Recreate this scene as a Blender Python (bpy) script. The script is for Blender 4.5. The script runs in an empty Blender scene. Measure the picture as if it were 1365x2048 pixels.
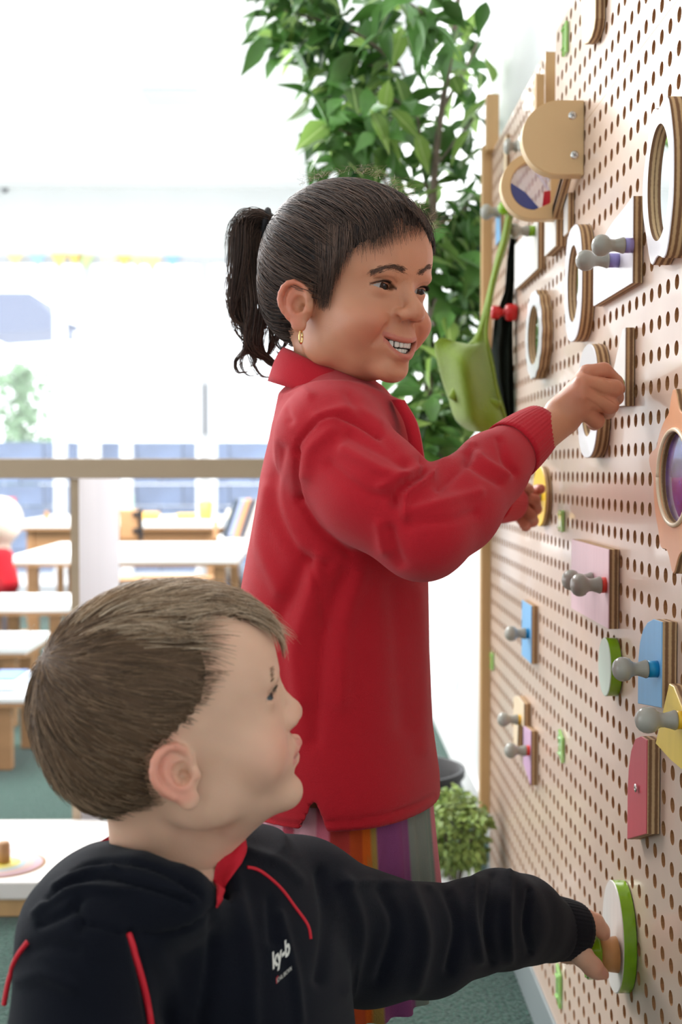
import bpy, bmesh, math, random
import numpy as np
from mathutils import Vector, Matrix, Quaternion
random.seed(7); RNG = np.random.default_rng(11)
SC = bpy.context.scene; COL = SC.collection
# ---------------------------------------------------------------- camera
FPX = 2540.0; CAMZ = 0.84
YAW = math.atan(37.5/FPX); PITCH = math.atan(84.0/FPX)
RCAM = Matrix.Rotation(-YAW, 3, 'Z') @ Matrix.Rotation(math.pi/2-PITCH, 3, 'X')
cam_d = bpy.data.cameras.new('camera'); cam = bpy.data.objects.new('camera', cam_d); COL.objects.link(cam)
cam.location = (0, 0, CAMZ); cam.rotation_euler = RCAM.to_euler()
cam_d.sensor_fit = 'VERTICAL'; cam_d.sensor_height = 36.0; cam_d.lens = 36.0*FPX/2048.0
cam_d.clip_start = 0.05; cam_d.clip_end = 200
cam_d.dof.use_dof = True; cam_d.dof.focus_distance = 1.16; cam_d.dof.aperture_fstop = 6.3
SC.camera = cam
def ray(px, py):
    return RCAM @ Vector(((px-682.5)/FPX, -(py-1024.0)/FPX, -1.0))
def WY(px, py, Y):
    d = ray(px, py); t = Y/d.y; return Vector((d.x*t, Y, CAMZ+d.z*t))
def WX(px, py, X):
    d = ray(px, py); t = X/d.x; return Vector((X, d.y*t, CAMZ+d.z*t))
def WZ(px, py, Z):
    d = ray(px, py); t = (Z-CAMZ)/d.z; return Vector((d.x*t, d.y*t, Z))
RC = np.array(RCAM)
def to_px(P):                                   # world points (N,3) to the photograph's pixels, used to measure
    q = (np.asarray(P)-np.array([0, 0, CAMZ])) @ RC
    return np.stack([682.5+FPX*q[:, 0]/-q[:, 2], 1024-FPX*q[:, 1]/-q[:, 2]], 1)
# ---------------------------------------------------------------- world, lights, exposure
world = bpy.data.worlds.new('overcast'); SC.world = world; world.use_nodes = True
wn = world.node_tree; bg = wn.nodes['Background']
bg.inputs[0].default_value = (0.93, 0.965, 1.0, 1); bg.inputs[1].default_value = 3.2
def area(name, loc, target, sx, sy, power, color=(1, 1, 1)):
    l = bpy.data.lights.new(name, 'AREA'); l.shape = 'RECTANGLE'; l.size = sx; l.size_y = sy
    l.energy = power; l.color = color
    o = bpy.data.objects.new(name, l); COL.objects.link(o); o.location = loc
    o.rotation_euler = (Vector(target)-Vector(loc)).to_track_quat('-Z', 'Y').to_euler(); return o
area('ceiling_lamp_light', (-0.9, 1.9, 2.62), (-0.9, 1.9, 0), 1.2, 1.2, 11, (1, 0.97, 0.93))  # added fill lamp under the ceiling, no fixture belongs to it
area('ceiling_lamp_light', (-1.4, 5.2, 2.62), (-1.4, 5.2, 0), 2.4, 2.4, 260, (1, 0.98, 0.96))  # second added fill, brightens the ceiling and back of the room
area('window_light', (-1.5, 3.5, 2.35), (0.25, 1.35, 0.9), 0.9, 0.8, 34, (0.97, 0.98, 1.0))  # extra lamp inside the room, added to strengthen light from the back windows
SC.view_settings.view_transform = 'Standard'; SC.view_settings.look = 'None'
SC.view_settings.gamma = 1.0; SC.view_settings.use_curve_mapping = False
SC.view_settings.exposure = 0.0
# ---------------------------------------------------------------- materials
def srgb(r, g, b):
    f = lambda c: (c/255/12.92) if c/255 <= 0.04045 else ((c/255+0.055)/1.055)**2.4
    return (f(r), f(g), f(b), 1.0)
MATS = {}
def mat(name, col, rough=0.5, spec=0.5, sss=0, bump=0, bscale=200, var=0, vscale=20, metal=0, trans=0, alpha=1, coat=0, stretch=(1, 1, 1), emit=None, sheen=0, attr=None, ior=1.45, wave=False):
    if name in MATS: return MATS[name]
    m = bpy.data.materials.new(name); m.use_nodes = True; MATS[name] = m
    nt = m.node_tree; N = nt.nodes; L = nt.links; b = N['Principled BSDF']
    if len(col) == 3: col = (*col, 1)
    b.inputs['Base Color'].default_value = col; b.inputs['Roughness'].default_value = rough
    b.inputs['Specular IOR Level'].default_value = spec; b.inputs['Metallic'].default_value = metal
    b.inputs['Transmission Weight'].default_value = trans; b.inputs['Alpha'].default_value = alpha
    b.inputs['Coat Weight'].default_value = coat; b.inputs['Sheen Weight'].default_value = sheen; b.inputs['IOR'].default_value = ior
    if sss:
        b.inputs['Subsurface Weight'].default_value = sss; b.inputs['Subsurface Radius'].default_value = (0.9, 0.32, 0.18)
        b.inputs['Subsurface Scale'].default_value = 0.006
    if emit: b.inputs['Emission Color'].default_value = (*emit[:3], 1); b.inputs['Emission Strength'].default_value = emit[3]
    tc = mp = None
    if bump or var:
        tc = N.new('ShaderNodeTexCoord'); mp = N.new('ShaderNodeMapping'); L.new(tc.outputs['Object'], mp.inputs[0])
        mp.inputs['Scale'].default_value = stretch
    src = None
    if attr:
        a = N.new('ShaderNodeAttribute'); a.attribute_name = attr; src = a.outputs['Color']; L.new(src, b.inputs['Base Color'])
    if var:
        n = N.new('ShaderNodeTexNoise'); n.inputs['Scale'].default_value = vscale; n.inputs['Detail'].default_value = 6
        L.new(mp.outputs[0], n.inputs['Vector'])
        mr = N.new('ShaderNodeMapRange'); mr.inputs[1].default_value = 0.3; mr.inputs[2].default_value = 0.7
        mr.inputs[3].default_value = 1-var; mr.inputs[4].default_value = 1+var*0.5; L.new(n.outputs[0], mr.inputs[0])
        mx = N.new('ShaderNodeMix'); mx.data_type = 'RGBA'; mx.blend_type = 'MULTIPLY'; mx.inputs[0].default_value = 1
        if src: L.new(src, mx.inputs[6])
        else: mx.inputs[6].default_value = col
        L.new(mr.outputs[0], mx.inputs[7]); L.new(mx.outputs[2], b.inputs['Base Color'])
    if bump:
        n = N.new('ShaderNodeTexNoise'); n.inputs['Scale'].default_value = bscale; n.inputs['Detail'].default_value = 4
        L.new(mp.outputs[0], n.inputs['Vector'])
        bp = N.new('ShaderNodeBump'); bp.inputs['Strength'].default_value = bump; bp.inputs['Distance'].default_value = 0.002
        L.new(n.outputs[0], bp.inputs['Height']); L.new(bp.outputs[0], b.inputs['Normal'])
    return m
def ply_mat(name, axis, light=(205, 172, 128), dark=(128, 92, 62), step=0.0030):
    """plywood edge: real plies show as bands across the thickness (object axis)"""
    if name in MATS: return MATS[name]
    m = mat(name, srgb(*light), 0.6); nt = m.node_tree; N = nt.nodes; L = nt.links
    tc = N.new('ShaderNodeTexCoord'); sp = N.new('ShaderNodeSeparateXYZ'); L.new(tc.outputs['Object'], sp.inputs[0])
    d = N.new('ShaderNodeMath'); d.operation = 'DIVIDE'; d.inputs[1].default_value = step; L.new(sp.outputs[axis], d.inputs[0])
    fr = N.new('ShaderNodeMath'); fr.operation = 'PINGPONG'; fr.inputs[1].default_value = 1.0; L.new(d.outputs[0], fr.inputs[0])
    nz = N.new('ShaderNodeTexNoise'); nz.inputs['Scale'].default_value = 300; L.new(tc.outputs['Object'], nz.inputs['Vector'])
    ad = N.new('ShaderNodeMath'); ad.operation = 'MULTIPLY_ADD'; ad.inputs[1].default_value = 0.35; L.new(nz.outputs[0], ad.inputs[0]); L.new(fr.outputs[0], ad.inputs[2])
    r = N.new('ShaderNodeValToRGB'); L.new(ad.outputs[0], r.inputs[0])
    r.color_ramp.elements[0].position = 0.45; r.color_ramp.elements[0].color = srgb(*light)
    r.color_ramp.elements[1].position = 0.85; r.color_ramp.elements[1].color = srgb(*dark)
    L.new(r.outputs[0], N['Principled BSDF'].inputs['Base Color']); return m
# ---------------------------------------------------------------- object helpers
def link(name, me, material=None, parent=None, loc=None):
    o = bpy.data.objects.new(name, me); COL.objects.link(o)
    if material is not None:
        for m_ in (material if isinstance(material, (list, tuple)) else [material]): me.materials.append(m_)
    if loc is not None: o.location = loc
    if parent is not None: o.parent = parent
    return o
def tag(o, label=None, cat=None, group=None, kind=None):
    if label: o['label'] = label
    if cat: o['category'] = cat
    if group: o['group'] = group
    if kind: o['kind'] = kind
    return o
def thing(name, label, cat, loc=(0, 0, 0), group=None, rot=None):
    o = bpy.data.objects.new(name, None); COL.objects.link(o); o.location = loc; o.empty_display_size = 0.02
    if rot is not None: o.rotation_euler = rot
    return tag(o, label, cat, group)
def mesh(name, verts, faces, smooth=False, mats=None):
    me = bpy.data.meshes.new(name); me.from_pydata([tuple(v) for v in verts], [], [tuple(f) for f in faces]); me.update()
    if smooth: me.polygons.foreach_set('use_smooth', [True]*len(me.polygons))
    if mats is not None: me.polygons.foreach_set('material_index', list(mats))
    return me
def bm_mesh(bm, name, smooth=False):
    bmesh.ops.recalc_face_normals(bm, faces=bm.faces)
    me = bpy.data.meshes.new(name); bm.to_mesh(me); bm.free()
    if smooth: me.polygons.foreach_set('use_smooth', [True]*len(me.polygons))
    return me
def box_me(name, lo, hi, bevel=0.0, seg=2):
    bm = bmesh.new(); bmesh.ops.create_cube(bm, size=1)
    c = [(a+b)/2 for a, b in zip(lo, hi)]; s = [abs(b-a) for a, b in zip(lo, hi)]
    for v in bm.verts: v.co = Vector((c[0]+v.co.x*s[0], c[1]+v.co.y*s[1], c[2]+v.co.z*s[2]))
    if bevel > 0: bmesh.ops.bevel(bm, geom=list(bm.edges), offset=min(bevel, min(s)*0.45), segments=seg, affect='EDGES', profile=0.5)
    return bm_mesh(bm, name)
def box(name, lo, hi, m, parent=None, bevel=0.0, origin=None):
    """box given in world space; its object sits at its base centre (or in the parent's frame when the parent is unrotated)"""
    pl = parent.location if parent is not None else Vector((0, 0, 0))
    c = Vector(((lo[0]+hi[0])/2, (lo[1]+hi[1])/2, min(lo[2], hi[2])))
    me = box_me(name, Vector(lo)-c, Vector(hi)-c, bevel)
    return link(name, me, m, parent, c-pl)
def tube_me(name, pts, rad, n=8, cap=True):
    pts = [Vector(p) for p in pts]; rs = rad if hasattr(rad, '__len__') else [rad]*len(pts)
    V = []; F = []; up = None
    for i, p in enumerate(pts):
        t = (pts[min(i+1, len(pts)-1)]-pts[max(i-1, 0)]).normalized()
        if up is None: up = Vector((0, 0, 1)) if abs(t.z) < 0.9 else Vector((1, 0, 0))
        a = t.cross(up).normalized(); b = a.cross(t).normalized(); up = b
        for k in range(n):
            an = 2*math.pi*k/n; V.append(p+(a*math.cos(an)+b*math.sin(an))*rs[i])
    for i in range(len(pts)-1):
        for k in range(n): F.append((i*n+k, i*n+(k+1) % n, (i+1)*n+(k+1) % n, (i+1)*n+k))
    if cap: F.append(tuple(range(n))[::-1]); F.append(tuple(range((len(pts)-1)*n, len(pts)*n)))
    return mesh(name, V, F, True)
def lathe_me(name, prof, n=24, axis='Z', sgn=1):
    """prof: (radius, height) list"""
    V = []; F = []
    for r, h in prof:
        for k in range(n):
            a = 2*math.pi*k/n; c, s = r*math.cos(a), r*math.sin(a)*sgn
            V.append({'Z': (c, s, h), 'X': (h, c, s), 'Y': (c, h, s)}[axis])
    for i in range(len(prof)-1):
        for k in range(n): F.append((i*n+k, i*n+(k+1) % n, (i+1)*n+(k+1) % n, (i+1)*n+k))
    if prof[0][0] > 1e-6: F.append(tuple(range(n))[::-1])
    if prof[-1][0] > 1e-6: F.append(tuple(range((len(prof)-1)*n, len(prof)*n)))
    bm = bmesh.new(); me0 = mesh(name, V, F); bm.from_mesh(me0); bpy.data.meshes.remove(me0)
    bmesh.ops.remove_doubles(bm, verts=bm.verts, dist=1e-6)
    return bm_mesh(bm, name, True)
def auto_smooth(me, ang=40):
    me.polygons.foreach_set('use_smooth', [True]*len(me.polygons))
    bm = bmesh.new(); bm.from_mesh(me)
    for e in bm.edges:
        if len(e.link_faces) == 2 and e.calc_face_angle(0) > math.radians(ang): e.smooth = False
    bm.to_mesh(me); bm.free(); return me
def setk(o, k='structure'): o['kind'] = k; return o
# ---------------------------------------------------------------- the room
XB = 0.324; XW = 0.385; YB = 8.5; ZC = 2.70
M_wall = mat('white_wall_paint', srgb(232, 234, 234), 0.7, var=0.03, vscale=3)
M_white = mat('white_gloss_paint', srgb(240, 240, 240), 0.4)
M_ceil = mat('white_ceiling_paint', srgb(246, 246, 246), 0.8)
def carpet_mat(name, c1, c2):
    m = mat(name, c1, 0.95, 0.1); nt = m.node_tree; N = nt.nodes; L = nt.links; b = N['Principled BSDF']
    tc = N.new('ShaderNodeTexCoord')
    n1 = N.new('ShaderNodeTexNoise'); n1.inputs['Scale'].default_value = 170; n1.inputs['Detail'].default_value = 3; L.new(tc.outputs['Object'], n1.inputs[0])
    v = N.new('ShaderNodeTexVoronoi'); v.inputs['Scale'].default_value = 190; L.new(tc.outputs['Object'], v.inputs['Vector'])
    b.inputs['Sheen Weight'].default_value = 0.32; b.inputs['Sheen Roughness'].default_value = 0.35
    r = N.new('ShaderNodeValToRGB'); L.new(n1.outputs[0], r.inputs[0]); r.color_ramp.elements[0].position = 0.35; r.color_ramp.elements[1].position = 0.68
    r.color_ramp.elements[0].color = c1; r.color_ramp.elements[1].color = c2
    L.new(r.outputs[0], b.inputs['Base Color'])
    ad = N.new('ShaderNodeMath'); ad.operation = 'SUBTRACT'; L.new(n1.outputs[0], ad.inputs[0]); L.new(v.outputs[0], ad.inputs[1])
    bp = N.new('ShaderNodeBump'); bp.inputs['Strength'].default_value = 1.0; bp.inputs['Distance'].default_value = 0.004
    L.new(ad.outputs[0], bp.inputs['Height']); L.new(bp.outputs[0], b.inputs['Normal']); return m
M_carpet = carpet_mat('green_carpet', srgb(20, 46, 40), srgb(66, 100, 88))
M_paver = mat('pale_paving', srgb(225, 225, 225), 0.8, var=0.1, vscale=2)
setk(box('floor', (-5, -1.2, -0.1), (XW+0.1, YB, 0), M_carpet))
setk(box('ceiling', (-5, -1.2, ZC), (XW+0.1, YB+0.1, ZC+0.1), M_ceil))
setk(box('wall_right', (XW, -1.2, 0), (XW+0.1, YB, ZC), M_wall))
# back wall: header, piers and slim white window frames
sx = lambda px, Y=YB: WY(px, 940, Y).x
zy = lambda py, Y=YB: WY(600, py, Y).z
ZH = zy(512)
setk(box('wall_back', (-5, YB, ZH), (XW+0.1, YB+0.12, ZC), M_wall))
M_frame = mat('window_frame_grey', srgb(198, 201, 206), 0.5)
M_glass = mat('window_glass', (1, 1, 1), 0.0, 0.5, alpha=0.06)
xs = [-5.0, sx(-260), sx(175), sx(410), sx(640), XW+0.1]
for i in range(5):
    x0, x1 = xs[i], xs[i+1]
    w = tag(bpy.data.objects.new('window_%d' % (i+1), None), kind='structure'); COL.objects.link(w); w.location = ((x0+x1)/2, YB, 0)
    for a, b in (((x0, 0.0), (x1, 0.07)), ((x0, ZH-0.05), (x1, ZH))):
        box('frame_bar', (a[0], YB, a[1]), (b[0], YB+0.06, b[1]), M_frame, w)
    box('frame_bar', (x0, YB-0.01, 0.07), (x0+0.03, YB+0.06, ZH-0.05), M_frame, w)
    box('frame_bar', (x1-0.03, YB-0.01, 0.07), (x1, YB+0.06, ZH-0.05), M_frame, w)
    box('pane', (x0+0.03, YB+0.02, 0.07), (x1-0.03, YB+0.026, ZH-0.05), M_glass, w)
M_dark = mat('dark_handle', srgb(120, 122, 128), 0.4)
hd = link('handle', box_me('handle', (-0.012, -0.02, 0), (0.012, 0.0, 0.34), 0.004), M_dark, None, (sx(411), YB-0.01, zy(870)))
tag(hd, 'long grey vertical handle on the sliding glass door', 'door handle')
setk(box('baseboard_right', (XW-0.014, 2.5, 0.0), (XW, YB, 0.075), M_white, bevel=0.004))
# outside: paving, a bluish block wall, white posts, roof edge, shrub
g = box('paving', (-8, YB+0.12, -0.14), (4, 22, -0.04), M_paver); setk(g)
M_bluewall = mat('bluish_block', srgb(112, 130, 164), 0.9, var=0.25, vscale=6)

setk(box('wall_front', (-5, -1.3, 0), (XW+0.1, -1.2, ZC), M_wall))
# ---------------------------------------------------------------- pegboard
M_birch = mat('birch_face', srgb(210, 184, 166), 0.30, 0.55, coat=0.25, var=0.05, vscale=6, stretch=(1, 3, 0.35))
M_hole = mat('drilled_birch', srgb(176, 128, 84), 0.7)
M_batten = mat('pine_batten', srgb(205, 165, 115), 0.55, var=0.12, vscale=9, stretch=(3, 3, 0.4))
PIT = 0.0301; PY = 0.0298; Y0H = 1.1605; Z0H = CAMZ-0.009; HR = 0.0071
def peg_panel(label, y0, y1, z0, z1):
    t = thing('pegboard', label, 'pegboard', (XB, (y0+y1)/2, z0), 'birch pegboard panels')
    ks = [k for k in range(-60, 80) if y0+HR+0.002 < Y0H+k*PY < y1-HR-0.002]
    js = [j for j in range(-60, 60) if z0+HR+0.002 < Z0H+j*PIT < z1-HR-0.002]
    V = []; F = []; MI = []; n = 14; D = 0.014
    def vadd(x, y, z): V.append((x, y-(y0+y1)/2, z-z0)); return len(V)-1
    for a, k in enumerate(ks):
        yc = Y0H+k*PY; ya = y0 if a == 0 else yc-PY/2; yb_ = y1 if a == len(ks)-1 else yc+PY/2
        for c, j in enumerate(js):
            zc = Z0H+j*PIT; za = z0 if c == 0 else zc-PIT/2; zb = z1 if c == len(js)-1 else zc+PIT/2
            inner = []; deep = []; outer = []
            for q in range(n):
                an = 2*math.pi*(q+0.5)/n; cy, cz = math.cos(an), math.sin(an)
                inner.append(vadd(0, yc+HR*cy, zc+HR*cz)); deep.append(vadd(D, yc+HR*cy, zc+HR*cz))
                ty = ((yb_-yc) if cy > 0 else (yc-ya))/max(abs(cy), 1e-6); tz = ((zb-zc) if cz > 0 else (zc-za))/max(abs(cz), 1e-6)
                tt = min(ty, tz); outer.append(vadd(0, yc+tt*cy, zc+tt*cz))
            corners = {}
            for q in range(n):
                q2 = (q+1) % n; F.append((inner[q], inner[q2], outer[q2], outer[q])); MI.append(0)
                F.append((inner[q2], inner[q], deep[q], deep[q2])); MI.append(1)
                p1, p2 = V[outer[q]], V[outer[q2]]
                if abs(p1[1]-p2[1]) > 1e-7 and abs(p1[2]-p2[2]) > 1e-7:      # the cell's corner
                    yy = p1[1] if (abs(p1[1]-(ya-(y0+y1)/2)) < 1e-6 or abs(p1[1]-(yb_-(y0+y1)/2)) < 1e-6) else p2[1]
                    zz = p1[2] if (abs(p1[2]-(za-z0)) < 1e-6 or abs(p1[2]-(zb-z0)) < 1e-6) else p2[2]
                    V.append((0, yy, zz)); F.append((outer[q], outer[q2], len(V)-1)); MI.append(0)
    me = mesh('panel', V, F, False, MI)
    link('panel', me, [M_birch, M_hole], t)
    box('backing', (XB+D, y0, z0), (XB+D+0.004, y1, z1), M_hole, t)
    for (ya, yb_) in ((y0-0.0005, y0), (y1, y1+0.0005)): box('edge_strip', (XB, ya, z0), (XB+D, yb_, z1), M_batten, t)
    box('edge_strip', (XB, y0, z1), (XB+D, y1, z1+0.0005), M_batten, t)
    return t
ZBOT = CAMZ-0.766; ZMID = CAMZ+0.4275; ZTOP = CAMZ+0.606; YS = 1.7115
peg_panel('tall lower pegboard panel nearest the camera, with the pink block', 0.95, YS, ZBOT, ZMID)
peg_panel('lower pegboard panel beyond the vertical seam, with the small blue block', YS+0.001, 2.43, ZBOT, ZMID)
peg_panel('upper near pegboard panel behind the two-screw rounded block', 0.95, 1.777, ZMID+0.0008, ZTOP)
peg_panel('upper far pegboard panel with a raised batten at its near edge', 1.858, 2.43, ZMID+0.0008, ZTOP)
pl = box('plinth', (XB-0.004, 0.95, 0.0), (XB+0.05, 2.46, ZBOT-0.001), mat('grey_white_plinth', srgb(120, 128, 128), 0.6), bevel=0.003)
tag(pl, 'grey white plinth board under the pegboard, on the green carpet', 'plinth')
def batten(label, xl, xr, yt, yb, Y, dep=0.02):
    a = WY(xl, yt, Y); b = WY(xr, yb, Y)
    return tag(box('batten', (a.x, Y, b.z), (b.x, Y+dep, a.z), M_batten, bevel=0.0015), label, 'batten')
batten('tall wooden end post at the far edge of the pegboard', 966.5, 985, 290, 1628, 2.432, 0.03)
batten('short wide wooden post top, standing above the far end post', 974.5, 999, 187, 300, 2.405, 0.025)
batten('wooden batten standing above the rounded two-screw block', 1073, 1089.5, 147, 330, 1.838, 0.018)
# ---------------------------------------------------------------- plywood toys on the board
M_ply = ply_mat('plywood_edge_layers', 0)
M_plyY = ply_mat('plywood_edge_layers_across', 1)
M_maple = mat('maple_face', srgb(222, 190, 142), 0.45, var=0.08, vscale=8, stretch=(1, 1, 0.3))
M_glossw = mat('white_laminate_face', srgb(236, 232, 236), 0.22, 0.5, coat=0.3)
M_grey = mat('grey_lacquered_wood', srgb(160, 158, 148), 0.25, 0.5)
M_mirror = mat('mirror', (0.9, 0.92, 0.93), 0.03, metal=1)
M_screw = mat('zinc_screw', (0.75, 0.75, 0.72), 0.3, metal=1)
def flat(name, rgb, rough=0.35): return mat(name, srgb(*rgb), rough, 0.5, var=0.04, vscale=40, stretch=(1, 3, 0.3))
def prism(name, outline, x0, x1, face, edge, parent, hole=None, bevel=0.0008, local=None):
    """outline: (y, z) about the parent's origin, extruded along x from x0 (board side) to x1 (front)"""
    N_ = len(outline); V = []; F = []; MI = []
    cy = sum(p[0] for p in outline)/N_; cz = sum(p[1] for p in outline)/N_
    shr = lambda p, e: (p[0]+(cy-p[0])*e/max(1e-5, math.hypot(cy-p[0], cz-p[1])), p[1]+(cz-p[1])*e/max(1e-5, math.hypot(cy-p[0], cz-p[1])))
    rings = [[(x0, *p) for p in outline], [(x1+(bevel if x1 < x0 else -bevel), *p) for p in outline], [(x1, *shr(p, bevel)) for p in outline]]
    for r in rings: V += r
    for i in range(2):
        for k in range(N_): F.append((i*N_+k, i*N_+(k+1) % N_, (i+1)*N_+(k+1) % N_, (i+1)*N_+k)); MI.append(1 if i == 0 else 0)
    if hole is None:
        F.append(tuple(range(2*N_, 3*N_))); MI.append(0); F.append(tuple(range(0, N_))); MI.append(1)
    else:
        b0 = len(V); V += [(x1, *p) for p in hole]; V += [(x0, *p) for p in hole]
        for k in range(N_):
            k2 = (k+1) % N_
            F.append((2*N_+k, 2*N_+k2, b0+k2, b0+k)); MI.append(0)
            F.append((b0+k, b0+k2, b0+N_+k2, b0+N_+k)); MI.append(1)
            F.append((k, b0+N_+k, b0+N_+k2, k2)); MI.append(1)
    bm = bmesh.new(); me = mesh(name, V, F, False, MI); bm.from_mesh(me); bpy.data.meshes.remove(me)
    me = bm_mesh(bm, name); auto_smooth(me, 30)
    return link(name, me, [face, edge], parent, local)
KNOB = [(0, 0.0), (0.0075, 0.0), (0.0088, 0.0006), (0.0092, 0.0022), (0.0078, 0.0065), (0.0066, 0.0115), (0.0068, 0.0155), (0.0082, 0.0185), (0.0105, 0.0205), (0.0118, 0.0240), (0.0122, 0.0275), (0.0116, 0.0315), (0.0096, 0.0352), (0.0066, 0.0378), (0.003, 0.0391), (0, 0.0394)]
def knob(parent, xf, pos, px_len, px_h, s, color=None):
    """grey turned knob pointing away from the board; sized from the photograph"""
    me = lathe_me('knob', [(r*px_h/0.0244, -h*px_len/0.0394) for r, h in KNOB], 26, 'X', -1)
    o = link('knob', me, M_grey, parent, (xf, pos[0], pos[1])); o['label'] = 'turned grey knob'; return o
def piece(name, label, cat, xb, xf, xfar, yt, yb, outline, face, knobs=(), hole=None, group=None, edge=None, collar=None):
    """xb, xf: pixel columns of the near edge on the board plane and on the front face; xfar: the front face's far edge; yt, yb: rows at the near edge"""
    ym = (yt+yb)/2
    Yn = WX(xb, ym, XB).y
    pf = WY(xf, ym, Yn); Xf = pf.x; th = XB-0.001-Xf
    top = WY(xf, yt, Yn).z; bot = WY(xf, yb, Yn).z
    Yf = WX(xfar, ym, Xf).y
    t = thing(name, label, cat, (XB-0.001, Yn, bot), group)
    ol = [(u*(Yf-Yn), v*(top-bot)) for u, v in outline]
    hl = [(u*(Yf-Yn), v*(top-bot)) for u, v in hole] if hole else None
    prism('plate', ol, 0.0, -th, face, edge or M_ply, t, hl)
    if hl: 
        disc = hl; prism('mirror', disc, -th*0.45, -th*0.62, M_mirror, M_mirror, t)
    for kn in knobs:
        (kx, ky, kl, kh) = kn[:4]                      # pixel of the knob's foot, its length and head height in pixels
        p = WX(kx, ky, Xf); s = FPX/p.y
        ln = kl/s; foot = 0.0
        if len(kn) > 4:
            foot = kn[5]/s
            link('knob_collar', lathe_me('knob_collar', [(kh/s*0.34, 0.0), (kh/s*0.34, -foot)], 22, 'X', -1), kn[4], t, (-th, p.y-Yn, p.z-bot))
        me = lathe_me('knob', [(r*kh/s/0.0244, -h*ln/0.0394) for r, h in KNOB], 26, 'X', -1)
        o = link('knob', me, M_grey, t, (-th-foot, p.y-Yn, p.z-bot)); o['label'] = 'turned grey knob'
    return t
def rect(): return [(0, 0), (1, 0), (1, 1), (0, 1)]
def rrect(r=0.12, n=6, asp=1.0):
    P = []
    for cx_, cy_, a0 in ((1-r, r*asp, -90), (1-r, 1-r*asp, 0), (r, 1-r*asp, 90), (r, r*asp, 180)):
        for k in range(n+1):
            a = math.radians(a0+90*k/n); P.append((cx_+r*math.cos(a), cy_+r*asp*math.sin(a)))
    return P
def ellipse(n=48, rx=0.5, ry=0.5, cx_=0.5, cy_=0.5, ph=0.0): return [(cx_+rx*math.cos(2*math.pi*k/n+ph), cy_+ry*math.sin(2*math.pi*k/n+ph)) for k in range(n)]
def scallop(n=96, lobes=12, d=0.06): return [(0.5+(0.5-d+d*abs(math.cos(lobes*math.pi*k/n)))*math.cos(2*math.pi*k/n), 0.5+(0.5-d+d*abs(math.cos(lobes*math.pi*k/n)))*math.sin(2*math.pi*k/n)) for k in range(n)]
M_pink = flat('pale_pink_stain', (226, 190, 196)); M_red = flat('red_stain', (196, 74, 88)); M_blue = flat('light_blue_stain', (120, 176, 220)); M_yel = flat('yellow_stain', (236, 204, 84))
M_green = mat('lime_lacquer', srgb(128, 176, 26), 0.25, coat=0.3); M_mint = flat('pale_mint_face', (206, 222, 206)); M_purp = flat('mauve_stain', (205, 165, 195)); M_cream = flat('pale_birch_face', (232, 208, 176))
M_redl = flat('red_collar', (226, 64, 50)); M_bluel = flat('cyan_collar', (20, 140, 190)); M_yell = flat('yellow_collar', (240, 190, 40)); M_violet = flat('violet_collar', (150, 140, 200)); M_wht = flat('off_white_face', (226, 220, 214))
G_T = 'plywood pegboard toys with grey knobs'
piece('knob_block', 'pale pink rectangular plywood block with two grey knobs', 'toy block', 1240, 1218, 1143, 1099, 1258, rect(), M_pink, [(1186, 1160, 62, 42), (1212, 1170, 62, 47, M_redl, 9)])
piece('knob_block', 'small light blue block with one grey knob, left of the pink block', 'toy block', 1077, 1063, 1044, 1212, 1328, rect(), M_blue, [(1058, 1267, 42, 31, M_bluel, 6)])
piece('knob_block', 'large light blue round-backed block with grey knob at right edge', 'toy block', 1356, 1324, 1277, 1244, 1416, [(0, 0), (1, -.15), (1, .38), (.93, .62), (.8, .8), (.6, .92), (.35, .99), (0, 1)], M_blue, [(1316, 1338, 72, 50, M_bluel, 20)])
piece('knob_block', 'yellow triangular block with grey knob, touching the frame edge', 'toy block', 1420, 1385, 1312, 1396, 1556, [(0, 0), (.55, 0.0), (1, .06), (.62, 1), (.5, 1), (0, .55)], M_yel, [(1366, 1440, 84, 54, M_yell, 12)])
piece('knob_block', 'small cream triangular block with grey knob, left of the mauve block', 'toy block', 1063, 1048, 1027, 1405, 1535, [(0, .62), (.5, .6), (.62, 0.05), (1, 0), (1, .9), (.55, 1), (0, .98)], M_cream, [(1042, 1439, 42, 29, M_yell, 5)])
piece('knob_block', 'small mauve and red block with one grey knob, lowest at far left of board', 'toy block', 1077, 1062, 1047, 1462, 1571, [(0, 0), (1, .2), (1, .93), (0, 1)], M_purp, [(1060, 1501, 44, 31, M_redl, 7)])
piece('knob_block', 'white rectangular plywood block with two grey knobs above the girl\'s hand', 'toy block', 1288, 1266, 1188, 392, 566, [(0, 0), (1, 0), (1, .70), (.5, .9), (0, 1)], M_glossw, [(1238, 521, 66, 42, M_violet, 20), (1266, 491, 66, 44, M_violet, 16)])
tg = piece('knob_block', 'white triangular plywood block held by the girl in red', 'toy block', 1271, 1251, 1215, 655, 812, [(0, 0), (1, 0.03), (.9, .25), (.15, 1), (0, 1)], M_wht, [(1248, 770, 30, 30, M_green, 6)])
piece('knob_disc', 'yellow plywood disc with grey knob held in the girl\'s far hand', 'toy disc', 1106, 1092, 1066, 932, 1056, ellipse(40), M_yell, [(1082, 992, 38, 30)])
gd = piece('round_disc', 'green edged pale mint disc left of the large blue block', 'toy disc', 1247, 1222, 1197, 1283, 1402, ellipse(48), M_mint, edge=M_green)
piece('round_top_block', 'red round-topped plywood block with a screw, below the yellow block', 'toy block', 1322, 1294, 1256, 1480, 1668, [(0, 0), (1, -.30), (1, .28), (.95, .52), (.82, .74), (.6, .91), (.3, .99), (0, 1)], M_red)
sp = WX(1273, 1576, WY(1290, 1576, WX(1322, 1576, XB).y).x); 
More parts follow.
